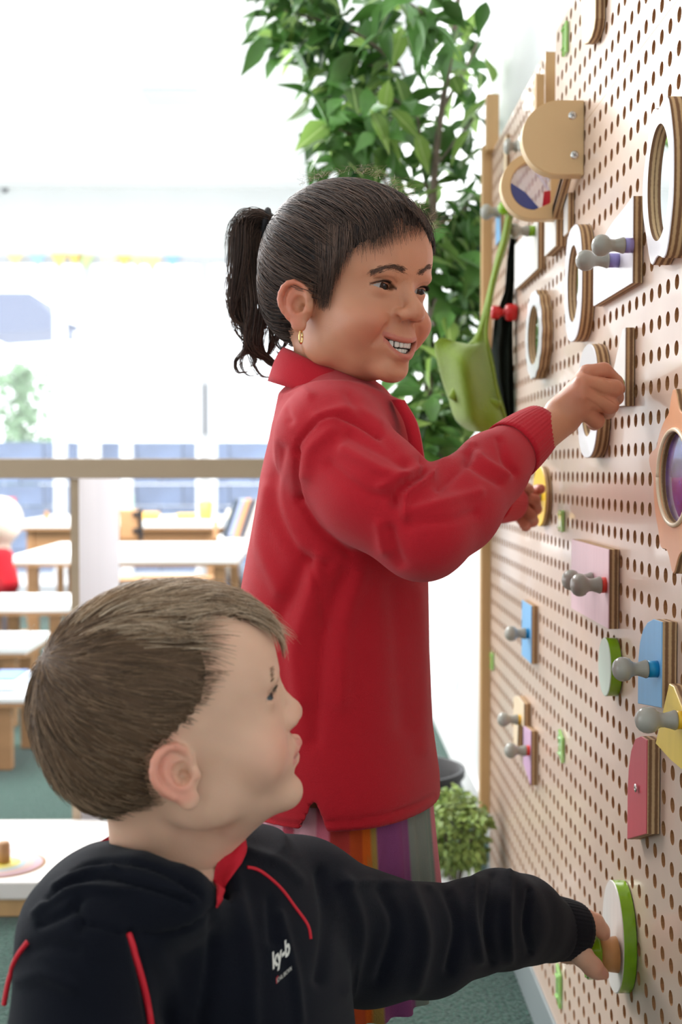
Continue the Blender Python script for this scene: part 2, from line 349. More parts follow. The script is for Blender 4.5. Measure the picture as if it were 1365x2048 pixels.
sc_ = link('screw', lathe_me('screw', [(0.0042, 0), (0.004, -0.0009), (0.0016, -0.0012), (0.001, -0.0002), (0, 0)], 16, 'X', -1), M_screw, bpy.data.objects['round_top_block'], sp-bpy.data.objects['round_top_block'].location+Vector((-0.0002, 0, 0)))
# mirror pieces
M_mf = M_glossw
H1 = lambda rx, ry, n: ellipse(n, rx, ry)
piece('mirror_frame', 'large white faced plywood frame with tall oval mirror, top right edge', 'mirror toy', 1392, 1352, 1286, 150, 520, [(0.5+(0.47+0.03*math.cos(3*a))*math.cos(a), 0.5+(0.46+0.04*math.cos(6*a))*math.sin(a)) for a in [2*math.pi*k/64 for k in range(64)]], M_mf, hole=H1(.33, .33, 64))
piece('mirror_frame', 'white faced plywood mirror frame with oval mirror, left of the white two-knob block', 'mirror toy', 1192, 1164, 1130, 434, 674, [(0.5+0.5*math.copysign(abs(math.cos(a))**.8, math.cos(a)), 0.5+0.5*math.copysign(abs(math.sin(a))**.75, math.sin(a))) for a in [2*math.pi*k/56 for k in range(56)]], M_mf, hole=H1(.32, .33, 56))
piece('mirror_frame', 'scalloped flower shaped plywood mirror, beside the green cloth bag', 'mirror toy', 1108, 1084, 1051, 566, 752, scallop(96, 14, .03), M_mf, hole=H1(.33, .33, 96))
piece('mirror_frame', 'plywood mirror frame behind the girl\'s raised hand', 'mirror toy', 1224, 1196, 1156, 679, 915, [(0.5+0.5*math.copysign(abs(math.cos(a))**.8, math.cos(a)), 0.5+0.5*math.copysign(abs(math.sin(a))**.75, math.sin(a))) for a in [2*math.pi*k/56 for k in range(56)]], M_mf, hole=H1(.30, .31, 56))
# orange creature frame with a purple glitter window
M_orange = mat('peach_orange_print', srgb(228, 164, 122), 0.35, var=0.12, vscale=14)
M_glit = mat('purple_glitter_liquid', srgb(110, 84, 150), 0.18, 0.8, var=0.75, vscale=70, coat=1)
oc = []
for k in range(96):
    a = 2*math.pi*k/96; r = 1.0
    spk = max(0, math.cos(5.0*a-1.4))**3*0.12*(1 if math.sin(a) > -0.2 else 0.35)
    leg = 0.10*max(0, math.cos(4*a))**4 if math.sin(a) < -0.5 else 0
    oc.append((0.5+(0.40+spk)*math.cos(a), 0.5+(0.40+spk+leg)*math.sin(a)))
oe = piece('creature_frame', 'peach orange spiky plywood frame with oval purple glitter window', 'toy frame', 1440, 1408, 1298, 770, 1165, oc, M_orange, hole=ellipse(96, .26, .25, .5, .53))
for c in oe.children:
    if c.name.startswith('mirror'): c.name = 'glitter_window'; c.data.materials.clear(); c.data.materials.append(M_glit); c.data.materials.append(M_glit)
rim = [o for o in oe.children if o.name.startswith('plate')][0]
bb = [v.co for v in rim.data.vertices]; ys_ = [v.y for v in bb]; zs_ = [v.z for v in bb]; xm = min(v.x for v in bb)
oY0, oY1, oZ0, oZ1 = WX(1440, 967, XB).y, None, 0, 0
hp = [(p.y, p.z) for p in [c for c in oe.children if c.name.startswith('glitter')][0].data.vertices[:96]] if False else None
gl = [c for c in oe.children if c.name.startswith('glitter')][0]; gv = [v.co for v in gl.data.vertices]
gy0, gy1, gz0, gz1 = min(v.y for v in gv), max(v.y for v in gv), min(v.z for v in gv), max(v.z for v in gv)
ring = [Vector((xm-0.0006, (gy0+gy1)/2+(gy1-gy0)/2*1.12*math.cos(a), (gz0+gz1)/2+(gz1-gz0)/2*1.05*math.sin(a))) for a in [2*math.pi*k/60 for k in range(61)]]
link('rim', tube_me('rim', ring, 0.0022, 6), M_cream, oe)
# top curved handle piece
hdl = piece('grab_block', 'rounded plywood grab block at the very top of the pegboard', 'toy handle', 1213, 1192, 1163, -120, 62, [(0, .14), (.08, .05), (.25, 0), (.5, 0), (.75, .05), (.92, .16), (1, .4), (1, 1), (0, 1)], M_maple)
# two D-shaped end plates standing out from the board
def d_outline(W, H, n=20):
    """flat edge at the board (x=0), round side outward; in (x, z)"""
    P = [(0, -H/2), (0, H/2)]
    r = H/2*0.86
    P += [(-W+r+ -0.0, H/2)] if False else []
    for k in range(n+1):
        a = math.radians(90+180*k/n); P.append((-(W-H*0.5)+H/2*math.cos(a)*1.0, H/2*math.sin(a)))
    return P
def d_plate(name, label, xr, xl, yt, yb, dep, hole=False, Yadd=0.0, mats_=None):
    Yn = WX(xr, (yt+yb)/2, XB).y-0.0+Yadd
    A = WY(xr, yt, Yn); B = WY(xl, yb, Yn); W = A.x-B.x; H = A.z-B.z
    cz = (A.z+B.z)/2
    t = thing(name, label, 'toy viewer', (A.x, Yn, cz-H/2))
    P = d_outline(W, H)
    N_ = len(P)
    if hole:
        # the arc is sampled evenly; the round opening follows the same count
        cxh, r = -(W-H*0.5), H*0.36
        hl = [(cxh+r*math.cos(math.atan2(p[1], p[0]-cxh)), r*math.sin(math.atan2(p[1], p[0]-cxh))) for p in P]
    V = []; F = []
    for y in (0, dep): V += [(p[0], y, p[1]+H/2) for p in P]
    for k in range(N_): F.append((k, (k+1) % N_, N_+(k+1) % N_, N_+k))
    if not hole: F.append(tuple(range(N_))); F.append(tuple(range(N_, 2*N_)))
    else:
        for y in (0, dep): V += [(p[0], y, p[1]+H/2) for p in hl]
        for k in range(N_):
            k2 = (k+1) % N_; F += [(k, k2, 2*N_+k2, 2*N_+k), (N_+k, N_+k2, 3*N_+k2, 3*N_+k), (2*N_+k, 2*N_+k2, 3*N_+k2, 3*N_+k)]
    bm = bmesh.new(); me = mesh('end_plate', V, F); bm.from_mesh(me); bpy.data.meshes.remove(me)
    bmesh.ops.recalc_face_normals(bm, faces=bm.faces)
    bmesh.ops.bevel(bm, geom=[e for e in bm.edges if len(e.link_faces) == 2 and e.calc_face_angle(0) > 0.9], offset=0.0012, segments=2, affect='EDGES')
    me = bm_mesh(bm, 'end_plate'); auto_smooth(me, 35)
    link('end_plate', me, M_maple, t)
    return t, W, H
dp, W1, H1_ = d_plate('viewer_end_plate', 'thick rounded maple block with two cross-head screws', 1170, 1045, 200, 350, 0.022)
for (px_, py_) in ((1146, 231), (1150, 310)):
    p = WY(px_, py_, dp.location.y)-dp.location
    s1 = link('screw', lathe_me('screw', [(0.0, 0.0), (0.0052, 0.0), (0.0052, -0.0006), (0.0036, -0.0014), (0, -0.0014)], 20, 'Y', 1), M_screw, dp, p+Vector((0, 0.0002, 0)))
    for a in (0.5, 0.5+math.pi/2):
        link('screw_slot', box_me('screw_slot', (-0.003, -0.0019, -0.0005), (0.003, -0.0012, 0.0005)), M_dark, s1).rotation_euler = (0, a, 0)
dp2, W2, H2_ = d_plate('viewer_end_plate', 'rounded maple plate with a round window of blue and red discs', 1135, 1003, 305, 438, 0.022, hole=True, Yadd=0.0)
M_acr_b = mat('blue_acrylic', srgb(40, 70, 150), 0.1, trans=0.1, coat=0.5); M_acr_r = mat('red_acrylic', srgb(200, 30, 60), 0.1, trans=0.1, coat=0.5); M_acr_c = mat('clear_acrylic', srgb(190, 170, 200), 0.05, alpha=0.3, coat=1)
cx2 = -(W2-H2_*0.5)
link('clear_window', lathe_me('clear_window', [(0, 0.008), (H2_*0.36, 0.008), (H2_*0.36, 0.010), (0, 0.010)], 36, 'Y'), M_acr_c, dp2, (cx2, 0, H2_/2))
for nm, mm, a0, a1, yy in (('blue_disc', M_acr_b, 172, 285, 0.003), ('red_disc', M_acr_r, 292, 352, 0.0035)):
    P = [(0.2*H2_*math.cos(math.radians((a0+a1)/2)), 0.12*H2_*math.sin(math.radians((a0+a1)/2)))]+[(0.35*H2_*math.cos(math.radians(a0+(a1-a0)*k/14)), 0.35*H2_*math.sin(math.radians(a0+(a1-a0)*k/14))) for k in range(15)]
    V = [(p[0], yy, p[1]) for p in P]+[(p[0], yy+0.003, p[1]) for p in P]; n_ = len(P)
    F = [tuple(range(n_)), tuple(range(n_, 2*n_))]+[(k, (k+1) % n_, n_+(k+1) % n_, n_+k) for k in range(n_)]
    link(nm, mesh(nm, V, F), mm, dp2, (cx2, 0, H2_/2))
for off in (0.0, 0.004, 0.008):
    link('divider', box_me('divider', (-0.0006, 0.006, -H2_*0.33), (0.0006, 0.02, H2_*0.33)), M_acr_c, dp2, (cx2+0.02+off*2, 0, H2_/2)).rotation_euler = (0, -0.6, 0)
# plank that carries the viewer, layered edge to the camera
y_a = dp2.location.y-0.004; y_b = dp.location.y+0.024
pk = thing('viewer_bracket', 'sloping plywood bracket between the two rounded viewer plates', 'bracket', (XB-0.06, (y_a+y_b)/2, dp2.location.z))
for i, (a, b, w) in enumerate((((1128, 425), (1168, 340), 0.004), ((1118, 432), (1160, 345), 0.003), ((1108, 436), (1150, 352), 0.003))):
    pa = WY(*a, y_a); pb = WY(*b, y_b); pa.x = min(pa.x, XB-0.02); pb.x = min(pb.x, XB-0.02)
    V = []
    for p in (pa, pb):
        for dx, dz in ((0, 0), (w*3, 0), (w*3, 0.01), (0, 0.01)): V.append((p.x+dx-pk.location.x, p.y-pk.location.y, p.z+dz-pk.location.z))
    link('plank', mesh('plank', V, [(0, 1, 2, 3), (4, 5, 6, 7), (0, 1, 5, 4), (1, 2, 6, 5), (2, 3, 7, 6), (3, 0, 4, 7)]), M_ply, pk)
# far cluster of small blocks and knobs under the viewer
piece('knob_block', 'pale far block with green collared grey knob above the scalloped mirror', 'toy block', 1092, 1076, 1030, 437, 537, rect(), M_wht, [(1070, 462, 40, 31, M_green, 12)])
piece('small_block', 'small white block right of the green collared knob', 'toy block', 1134, 1112, 1090, 380, 492, rect(), M_wht)
piece('small_block', 'narrow white block in the shadow below the rounded viewer', 'toy block', 1150, 1136, 1128, 385, 465, rect(), M_wht)
piece('knob_block', 'blue edged brown block with grey knob at the far board end', 'toy block', 1017, 1001, 992, 420, 480, rect(), M_blue, [(1000, 424, 38, 32)])
piece('knob_block', 'far wooden block with two grey knobs, left of the rounded block', 'toy block', 1021, 1013, 1008, 268, 440, rect(), M_cream, [(1036, 293, 28, 32), (1056, 285, 20, 36)])
link('green_ball', lathe_me('green_ball', [(0.012*math.sin(math.pi*k/10), -0.012*math.cos(math.pi*k/10)) for k in range(11)], 20), M_green, None, WX(1010, 416, XB-0.013)); tag(bpy.data.objects['green_ball'], 'small lime green ball peg at the far end of the board', 'peg')
# clear green clips
M_clip = mat('clear_green_plastic', srgb(168, 224, 120), 0.08, 0.8, alpha=0.72, coat=1)
for i, (x_, y_, h_, lb) in enumerate(((1135, 78, 62, 'highest, near the top edge of the pegboard'), (1127, 1042, 44, 'on the seam right of the yellow disc'), (1127, 1492, 52, 'on the seam left of the green disc'), (1122, 1972, 70, 'lowest, under the boy\'s hand'), (987, 1322, 36, 'at the far post, left of the small blue block'))):
    p = WX(x_, y_, XB-0.0005); s = FPX/p.y; h2 = h_/s/2; wd = 0.024
    me = box_me('clip', (-0.005, -wd/2, -h2), (0, wd/2, h2), 0.002, 2)
    for v in me.vertices: v.co.z += v.co.y*(0.35 if i in (2, 3) else 0)
    o = link('board_clip', me, M_clip, None, p); tag(o, 'clear green plastic clip '+lb, 'clip', 'clear green board clips')
    for dz in (-0.3, 0.3):
        link('clip_rib', box_me('clip_rib', (-0.0072, -wd*0.3, -0.001), (-0.0048, wd*0.3, 0.001), 0.0004), M_clip, o, (0, 0, dz*2*h2))
# the boy's green disc with wooden stem and hexagonal grip
Yd = WX(1274, 1905, XB).y; Xf_ = WY(1243, 1905, Yd).x
bd = piece('turning_disc', 'large lime edged pale disc turned by the boy in navy', 'toy disc', 1277, 1248, 1205, 1795, 2020, ellipse(64), M_wht, edge=M_green)
M_beech = mat('beech_stem', srgb(206, 148, 92), 0.45, var=0.1, vscale=20, stretch=(0.3, 1, 1))
pf = WX(1234, 1909, XB-0.001-(XB-Xf_)); stem_o = pf-bd.location
s_ = FPX/pf.y
stem_l = 38/s_; stem_r = 36/s_
link('stem', lathe_me('stem', [(0, 0), (stem_r, 0), (stem_r*0.93, -stem_l*0.5), (stem_r, -stem_l), (0, -stem_l)], 28, 'X', -1), M_beech, bd, stem_o)
GRIP = Vector((pf.x-stem_l, pf.y, pf.z)); gr = 52/s_
link('hexagonal_grip', (lambda: bm_mesh((lambda b: (b.from_mesh(mesh('g', [(x, gr*math.cos(a), gr*math.sin(a)) for x in (0, -26/s_) for a in [math.pi/6+math.pi/3*k for k in range(6)]], [(0, 1, 2, 3, 4, 5), (6, 7, 8, 9, 10, 11)]+[(k, (k+1) % 6, 6+(k+1) % 6, 6+k) for k in range(6)])), bmesh.ops.recalc_face_normals(b, faces=b.faces), bmesh.ops.bevel(b, geom=list(b.edges), offset=0.002, segments=3, affect='EDGES'), b)[-1])(bmesh.new()), 'hexagonal_grip'))(), M_green, bd, stem_o-Vector((stem_l, 0, 0)))
# ---------------------------------------------------------------- organic modelling: a small distance-field modeller
class Field:
    def __init__(s, lo, hi, h):
        s.lo = np.array(lo, float); s.h = float(h)
        s.n = [int(math.ceil((b-a)/h))+1 for a, b in zip(lo, hi)]
        s.ax = [(s.lo[i]+np.arange(s.n[i])*h).astype(np.float32) for i in range(3)]
        s.v = np.full(s.n, 50.0*h, np.float32)
    def _sl(s, lo, hi, pad):
        sl = []
        for i in range(3):
            a = max(0, int((lo[i]-pad-s.lo[i])/s.h)); b = min(s.n[i], int((hi[i]+pad-s.lo[i])/s.h)+2)
            if b <= a: return None
            sl.append(slice(a, b))
        return tuple(sl)
    def op(s, bb, fn, k=0.0, mode='+'):
        sl = s._sl(bb[0], bb[1], k*1.05+4*s.h)
        if sl is None: return s
        X = s.ax[0][sl[0]][:, None, None]; Y = s.ax[1][sl[1]][None, :, None]; Z = s.ax[2][sl[2]][None, None, :]
        b = fn(X, Y, Z); a = s.v[sl]
        if mode == '+':
            if k > 0:
                h = np.clip(0.5+0.5*(a-b)/k, 0, 1); s.v[sl] = a+(b-a)*h-k*h*(1-h)
            else: s.v[sl] = np.minimum(a, b)
        else:
            if k > 0:
                b = -b; h = np.clip(0.5-0.5*(a-b)/k, 0, 1); s.v[sl] = a+(b-a)*h+k*h*(1-h)
            else: s.v[sl] = np.maximum(a, -b)
        return s
    def ell(s, c, r, k=0.0, mode='+', rot=None):
        c = np.array(c, float); r = np.array(r, float); m = max(r) if rot is not None else 0
        ext = np.full(3, m) if rot is not None else r
        def fn(X, Y, Z):
            x, y, z = X-c[0], Y-c[1], Z-c[2]
            if rot is not None:
                R = np.array(rot); x, y, z = (R[0, 0]*x+R[1, 0]*y+R[2, 0]*z, R[0, 1]*x+R[1, 1]*y+R[2, 1]*z, R[0, 2]*x+R[1, 2]*y+R[2, 2]*z)
            k0 = np.sqrt((x/r[0])**2+(y/r[1])**2+(z/r[2])**2); k1 = np.sqrt((x/r[0]**2)**2+(y/r[1]**2)**2+(z/r[2]**2)**2)
            return k0*(k0-1)/np.maximum(k1, 1e-9)
        return s.op((c-ext, c+ext), fn, k, mode)
    def cap(s, a, b, ra, rb=None, k=0.0, mode='+', sq=None):
        """tapered limb from a to b; sq=(direction, factor) flattens the section along a direction"""
        a = np.array(a, float); b = np.array(b, float); rb = ra if rb is None else rb; d = b-a; L2 = max(float(d@d), 1e-12)
        R = max(ra, rb)*(1.0 if sq is None else max(1.0, 1.0/sq[1]))
        def fn(X, Y, Z):
            x, y, z = X-a[0], Y-a[1], Z-a[2]
            t = np.clip((x*d[0]+y*d[1]+z*d[2])/L2, 0, 1)
            x = x-t*d[0]; y = y-t*d[1]; z = z-t*d[2]; q = x*x+y*y+z*z
            if sq is not None:
                n = sq[0]; w = x*n[0]+y*n[1]+z*n[2]; q = q+w*w*(sq[1]**2-1)
            return np.sqrt(q)-(ra+(rb-ra)*t)
        return s.op((np.minimum(a, b)-R, np.maximum(a, b)+R), fn, k, mode)
    def chain(s, pts, rs, k=0.0, mode='+', sq=None):
        rs = rs if hasattr(rs, '__len__') else [rs]*len(pts)
        for i in range(len(pts)-1): s.cap(pts[i], pts[i+1], rs[i], rs[i+1], k, mode, sq)
        return s
    def mesh(s):
        v = s.v; n = v.shape; ins = v < 0
        c = np.zeros((n[0]-1, n[1]-1, n[2]-1), np.uint8)
        for dx in (0, 1):
            for dy in (0, 1):
                for dz in (0, 1): c += ins[dx:n[0]-1+dx, dy:n[1]-1+dy, dz:n[2]-1+dz]
        I, J, K = np.nonzero((c > 0) & (c < 8)); N = len(I)
        idx = np.full(c.shape, -1, np.int32); idx[I, J, K] = np.arange(N)
        cor = np.stack([v[I+(q & 1), J+((q >> 1) & 1), K+((q >> 2) & 1)] for q in range(8)], 1)
        P = np.zeros((N, 3)); W = np.zeros(N)
        for q in range(8):
            for ax in range(3):
                if q & (1 << ax): continue
                a = cor[:, q]; b = cor[:, q | (1 << ax)]; m = (a < 0) != (b < 0)
                t = np.where(m, a/np.where(m, a-b, 1), 0)
                p = np.stack([np.full(N, float((q >> i) & 1)) for i in range(3)], 1); p[:, ax] += t
                P += p*m[:, None]; W += m
        P /= np.maximum(W, 1)[:, None]
        V = s.lo+(np.stack([I, J, K], 1)+P)*s.h
        Fs = []
        for ax in range(3):
            o1, o2 = [(1, 2), (2, 0), (0, 1)][ax]
            sa = [slice(None)]*3; sb = [slice(None)]*3; sa[ax] = slice(0, n[ax]-1); sb[ax] = slice(1, n[ax])
            a = ins[tuple(sa)]; b = ins[tuple(sb)]; e = a != b
            E = np.array(np.nonzero(e)); ok = (E[o1] > 0) & (E[o2] > 0) & (E[o1] < n[o1]-1) & (E[o2] < n[o2]-1); E = E[:, ok]
            fl = a[tuple(E)]
            def cell(d1, d2):
                q = E.copy(); q[o1] += d1; q[o2] += d2; return idx[tuple(q)]
            Q = np.stack([cell(-1, -1), cell(0, -1), cell(0, 0), cell(-1, 0)], 1)
            Q[~fl] = Q[~fl][:, ::-1]; Fs.append(Q)
        F = np.concatenate(Fs); return V, F
def laplace(V, F, it=2, lam=0.5):
    for _ in range(it):
        S = np.zeros_like(V); C = np.zeros(len(V))
        for a, b in ((0, 1), (1, 2), (2, 3), (3, 0)):
            for q in range(3):
                S[:, q] += np.bincount(F[:, a], V[F[:, b], q], len(V))+np.bincount(F[:, b], V[F[:, a], q], len(V))
            C += np.bincount(F[:, a], minlength=len(V))+np.bincount(F[:, b], minlength=len(V))
        V = V+lam*(S/np.maximum(C, 1)[:, None]-V)
    return V
def vnormals(V, F):
    n = np.cross(V[F[:, 2]]-V[F[:, 0]], V[F[:, 3]]-V[F[:, 1]]); N = np.zeros_like(V)
    for c in range(4):
        for q in range(3): N[:, q] += np.bincount(F[:, c], n[:, q], len(V))
    return N/np.maximum(np.linalg.norm(N, axis=1, keepdims=True), 1e-12)
def np_mesh(name, V, F, col=None):
    me = bpy.data.meshes.new(name); me.vertices.add(len(V)); me.vertices.foreach_set('co', V.astype(np.float32).ravel())
    k = F.shape[1]; me.loops.add(F.size); me.loops.foreach_set('vertex_index', F.astype(np.int32).ravel())
    me.polygons.add(len(F)); me.polygons.foreach_set('loop_start', np.arange(len(F), dtype=np.int32)*k)
    me.polygons.foreach_set('use_smooth', np.ones(len(F), bool)); me.update(calc_edges=True)
    if col is not None:
        a = me.attributes.new('Col', 'FLOAT_COLOR', 'POINT'); a.data.foreach_set('color', np.concatenate([col, np.ones((len(V), 1))], 1).astype(np.float32).ravel())
    return me
def sstep(a, b, x): t = np.clip((x-a)/(b-a), 0, 1); return t*t*(3-2*t)
def segdist(P, pts):
    """distance of points (N,k) to a polyline"""
    P = np.asarray(P); best = np.full(len(P), 1e9)
    for a, b in zip(pts[:-1], pts[1:]):
        a = np.array(a, float); b = np.array(b, float); d = b-a
        t = np.clip(((P-a)@d)/max(d@d, 1e-12), 0, 1); best = np.minimum(best, np.linalg.norm(P-a-t[:, None]*d, axis=1))
    return best
def strands(name, curves, r0, parent, material, r1=0.3, origin=(0, 0, 0), sides=3):
    """hair as thin three-sided tubes; curves (n, m, 3)"""
    C = np.asarray(curves, float)-np.array(origin); n, m, _ = C.shape
    T = np.gradient(C, axis=1); T /= np.maximum(np.linalg.norm(T, axis=2, keepdims=True), 1e-9)
    up = np.array([0.31, 0.52, 0.79]); A = np.cross(T, up); A /= np.maximum(np.linalg.norm(A, axis=2, keepdims=True), 1e-9); B = np.cross(T, A)
    rad = (np.asarray(r0).reshape(-1, 1) if np.ndim(r0) else r0)*(1-(1-r1)*np.linspace(0, 1, m)[None, :]**1.5)
    rad = np.broadcast_to(rad, (n, m))[..., None]
    V = np.stack([C+rad*(A*math.cos(2*math.pi*k/sides)+B*math.sin(2*math.pi*k/sides)) for k in range(sides)], 2).reshape(-1, 3)
    base = (np.arange(n)[:, None]*m+np.arange(m-1)[None, :]).ravel()*sides
    F = np.concatenate([np.stack([base+k, base+(k+1) % sides, base+sides+(k+1) % sides, base+sides+k], 1) for k in range(sides)])
    me = np_mesh(name, V, F); o = link(name, me, material, parent)
    rv = np.repeat(RNG.random(n), m*sides).astype(np.float32)
    a = me.attributes.new('rnd', 'FLOAT', 'POINT'); a.data.foreach_set('value', rv)
    tv = np.tile(np.repeat(np.linspace(0, 1, m), sides), n).astype(np.float32)
    a = me.attributes.new('along', 'FLOAT', 'POINT'); a.data.foreach_set('value', tv)
    return o
def hair_mat(name, c_dark, c_light, rough=0.45, tip=None):
    m = mat(name, c_dark, rough, 0.35); nt = m.node_tree; N = nt.nodes; L = nt.links; b = N['Principled BSDF']
    a = N.new('ShaderNodeAttribute'); a.attribute_name = 'rnd'
    r = N.new('ShaderNodeValToRGB'); L.new(a.outputs['Fac'], r.inputs[0]); r.color_ramp.elements[0].color = c_dark; r.color_ramp.elements[1].color = c_light
    L.new(r.outputs[0], b.inputs['Base Color']); return m
# ---------------------------------------------------------------- heads, in millimetres: x forward, y to the person's left, z up, origin between the ears
def head_field(smile, neck_to, neck_r=(37, 40), h=1.5, ear=(0, 0), cr=0.0, jw=0.0, sub=None, nose=0.0):
    f = Field((-104, -88, -150), (112, 88, 130), h)
    f.ell((-9, 0, 38+cr), (86, 70, 76)); f.ell((-44, 0, 12), (46, 54, 46), 14); f.ell((35, 0, 49+cr*0.5), (50.5, 57, 50), 18)
    f.ell((28, 0, -6), (50, 53, 50), 16); f.ell((28, 0, -36+jw), (44, 43, 37), 14); f.ell((63, 0, -60+jw), (14.5, 18, 14), 12)
    f.cap((-26, 0, -28), neck_to, neck_r[0], neck_r[1], 16)
    if sub: f.cap((34, 0, -46+jw), sub, 24, 22, 20)
    for s in (1, -1):
        f.ell((49, 31*s, -18+(3 if smile else 0)), (23, 23, 23), 12); f.ell((6, 38*s, -34+jw), (26, 15, 24), 14)
        f.ell((88, 27*s, 17), (12, 16, 10), 11, '-')
        f.ell((72.5, 23*s, 31), (6.5, 14, 5), 9)
        if smile: f.ell((61, 33*s, -13), (15, 14, 12), 9)
    f.ell((63, 0, -31), (17.5, 25, 17), 10)
    f.cap((75, 0, 22), (84+nose, 0, 0), 4.0, 6.5+nose*0.2, 8); f.ell((84.2+nose, 0, -5.0), (8.2, 9.0+nose*0.25, 7.6), 5)
    for s in (1, -1):
        f.ell((79.5+nose*0.6, (10.0+nose*0.35)*s, -7.5), (7.5, 6.0, 6.0), 6); f.ell((83.5+nose, 5.0*s, -13.6), (3.8, 2.7, 3.8), 1.5, '-')
    f.cap((81.5, 0, -16), (83.5, 0, -22), 1.4, 2.0, 3, '-')
    if not smile:
        up = [(72, -18, -33), (79, -10, -29), (82, -4, -26.6), (81.4, 0, -27.4), (82, 4, -26.6), (79, 10, -29), (72, 18, -33)]
        lo = [(72, -17, -34.5), (76, -9, -37.5), (77.2, 0, -38.6), (76, 9, -37.5), (72, 17, -34.5)]
        f.chain(up, [2.0, 2.8, 3.4, 3.4, 3.4, 2.8, 2.0], 3); f.chain(lo, [2.0, 3.2, 4.0, 3.2, 2.0], 3)
        f.chain([(76, -19, -33.6), (82, -10, -33.4), (85, 0, -33.2), (82, 10, -33.4), (76, 19, -33.6)], 1.2, 1.2, '-')
        f.ell((84, 0, -47.5), (8.5, 18, 5), 7, '-')
    else:
        zu = lambda y: -28-5.0*(1-(y/22)**2); zl = lambda y: -28-15*(1-(y/22)**2); xx = lambda y: 81-(y/22)**2*12
        ys = np.linspace(-22, 22, 11)
        f.chain([(xx(y)-1, y, zu(y)+2.6) for y in ys], [1.3]+[2.4]*9+[1.3], 3)
        f.chain([(xx(y)-3.5, y, zl(y)-3.2) for y in ys], [1.5]+[4.0]*9+[1.5], 3)
        f.ell((83, 0, -56), (8, 16, 4.5), 7, '-')
        f.op(((58, -24, -48), (94, 24, -24)), lambda X, Y, Z: np.maximum(np.maximum(Z-(-28-5.0*(1-(Y/22)**2)), (-28-15*(1-(Y/22)**2))-Z), 62-(Y/22)**2*8-X)+0*X, 1.2, '-')
        for s in (1, -1): f.chain([(82, 13*s, -9), (76, 23*s, -21), (68, 30*s, -35)], [1.5, 2.2, 1.2], 6, '-')
    for s in (1, -1):
        c = (61.0, 26*s, 18)
        f.ell(c, (13.4, 13.4, 13.4), 3)
        top = 4.6 if smile else 5.0; bot = 3.3 if smile else 3.6
        def opening(X, Y, Z, c=c, s=s):
            e = (Y-c[1])/13.0; w = np.clip(1-e*e, 0, 1); tilt = 0.08*s*(Y-c[1])
            return np.maximum(np.maximum(Z-c[2]-tilt-top*w, -bot*w-(Z-c[2]-tilt)), np.maximum(np.abs(Y-c[1])-13, 11.9-np.sqrt((X-c[0])**2+(Y-c[1])**2+(Z-c[2])**2)))
        f.op(((63, c[1]-14, 8), (92, c[1]+14, 28)), opening, 0.8, '-')
        f.chain([(c[0]+13.0-abs(q)**2*0.045, c[1]+q, 18+top+4.2-abs(q)**2*0.035) for q in (-10, -6, 0, 6, 10)], 0.6, 2, '-')
        A = Vector((-0.93, 0.36*s, 0.04)).normalized(); Bv = Vector((-0.12, 0.05*s, 1)); Bv = (Bv-A*Bv.dot(A)).normalized(); Wv = A.cross(Bv); Wv = Wv if Wv.y*s > 0 else -Wv
        O = Vector((12+ear[0], 60*s, -3+ear[1])); A = A*1.28; Bv = Bv*0.9
        E = lambda a, b, w=0.0: tuple(O+A*a+Bv*b+Wv*w)
        An = A.normalized(); Bn = Bv.normalized()
        R = [[An.x, Bn.x, Wv.x], [An.y, Bn.y, Wv.y], [An.z, Bn.z, Wv.z]]
        f.ell(E(12, 4, 3), (17.5, 20, 3.0), 2.5, '+', R); f.ell(E(10, -2, 0), (12, 15, 9), 5, '+', R)
        f.chain([E(5, 1, 4.5), E(2, 10, 5), E(5, 19, 6), E(9, 23.5, 6.5), E(14, 25, 7), E(19, 23, 7.4), E(22.5, 18.5, 7.5), E(24.5, 12, 7.5), E(25, 6, 7.2), E(24, 0, 7), E(21.5, -6, 6.4), E(17.5, -12, 5.6), E(12.5, -17, 5)], [2, 2.4, 2.7, 2.8, 2.9, 2.9, 2.9, 2.8, 2.8, 2.7, 2.6, 2.5, 2.5], 1.8)
        f.ell(E(8.5, -20, 4.5), (8, 7.0, 3.6), 3, '+', R)
        f.chain([E(14, 18, 5), E(17, 13, 5.2), E(18.5, 7, 5.5), E(18, 1, 5.5), E(15, -5, 5.5), E(11, -9, 5.2), E(8, -10, 5)], [1.8, 2.2, 2.3, 2.4, 2.4, 2.2, 1.8], 2)
        f.ell(E(9.5, 2, 7.0), (7.0, 8.5, 5.5), 2.0, '-', R); f.ell(E(7.5, -1, 3), (4.0, 4, 5.5), 2.0, '-', R)
        f.ell(E(1.5, -3, 5), (3.8, 4.5, 3.6), 2, '+', R)
    return f
def hmat(yaw, pitch, roll, loc):
    R = Matrix.Rotation(math.radians(yaw), 4, 'Z') @ Matrix.Rotation(-math.radians(pitch), 4, 'Y') @ Matrix.Rotation(math.radians(roll), 4, 'X')
    return Matrix.Translation(loc) @ R @ Matrix.Scale(0.001, 4)
def xf(M, P): A = np.array(M); P = np.asarray(P, float); return P@A[:3, :3].T+A[:3, 3]
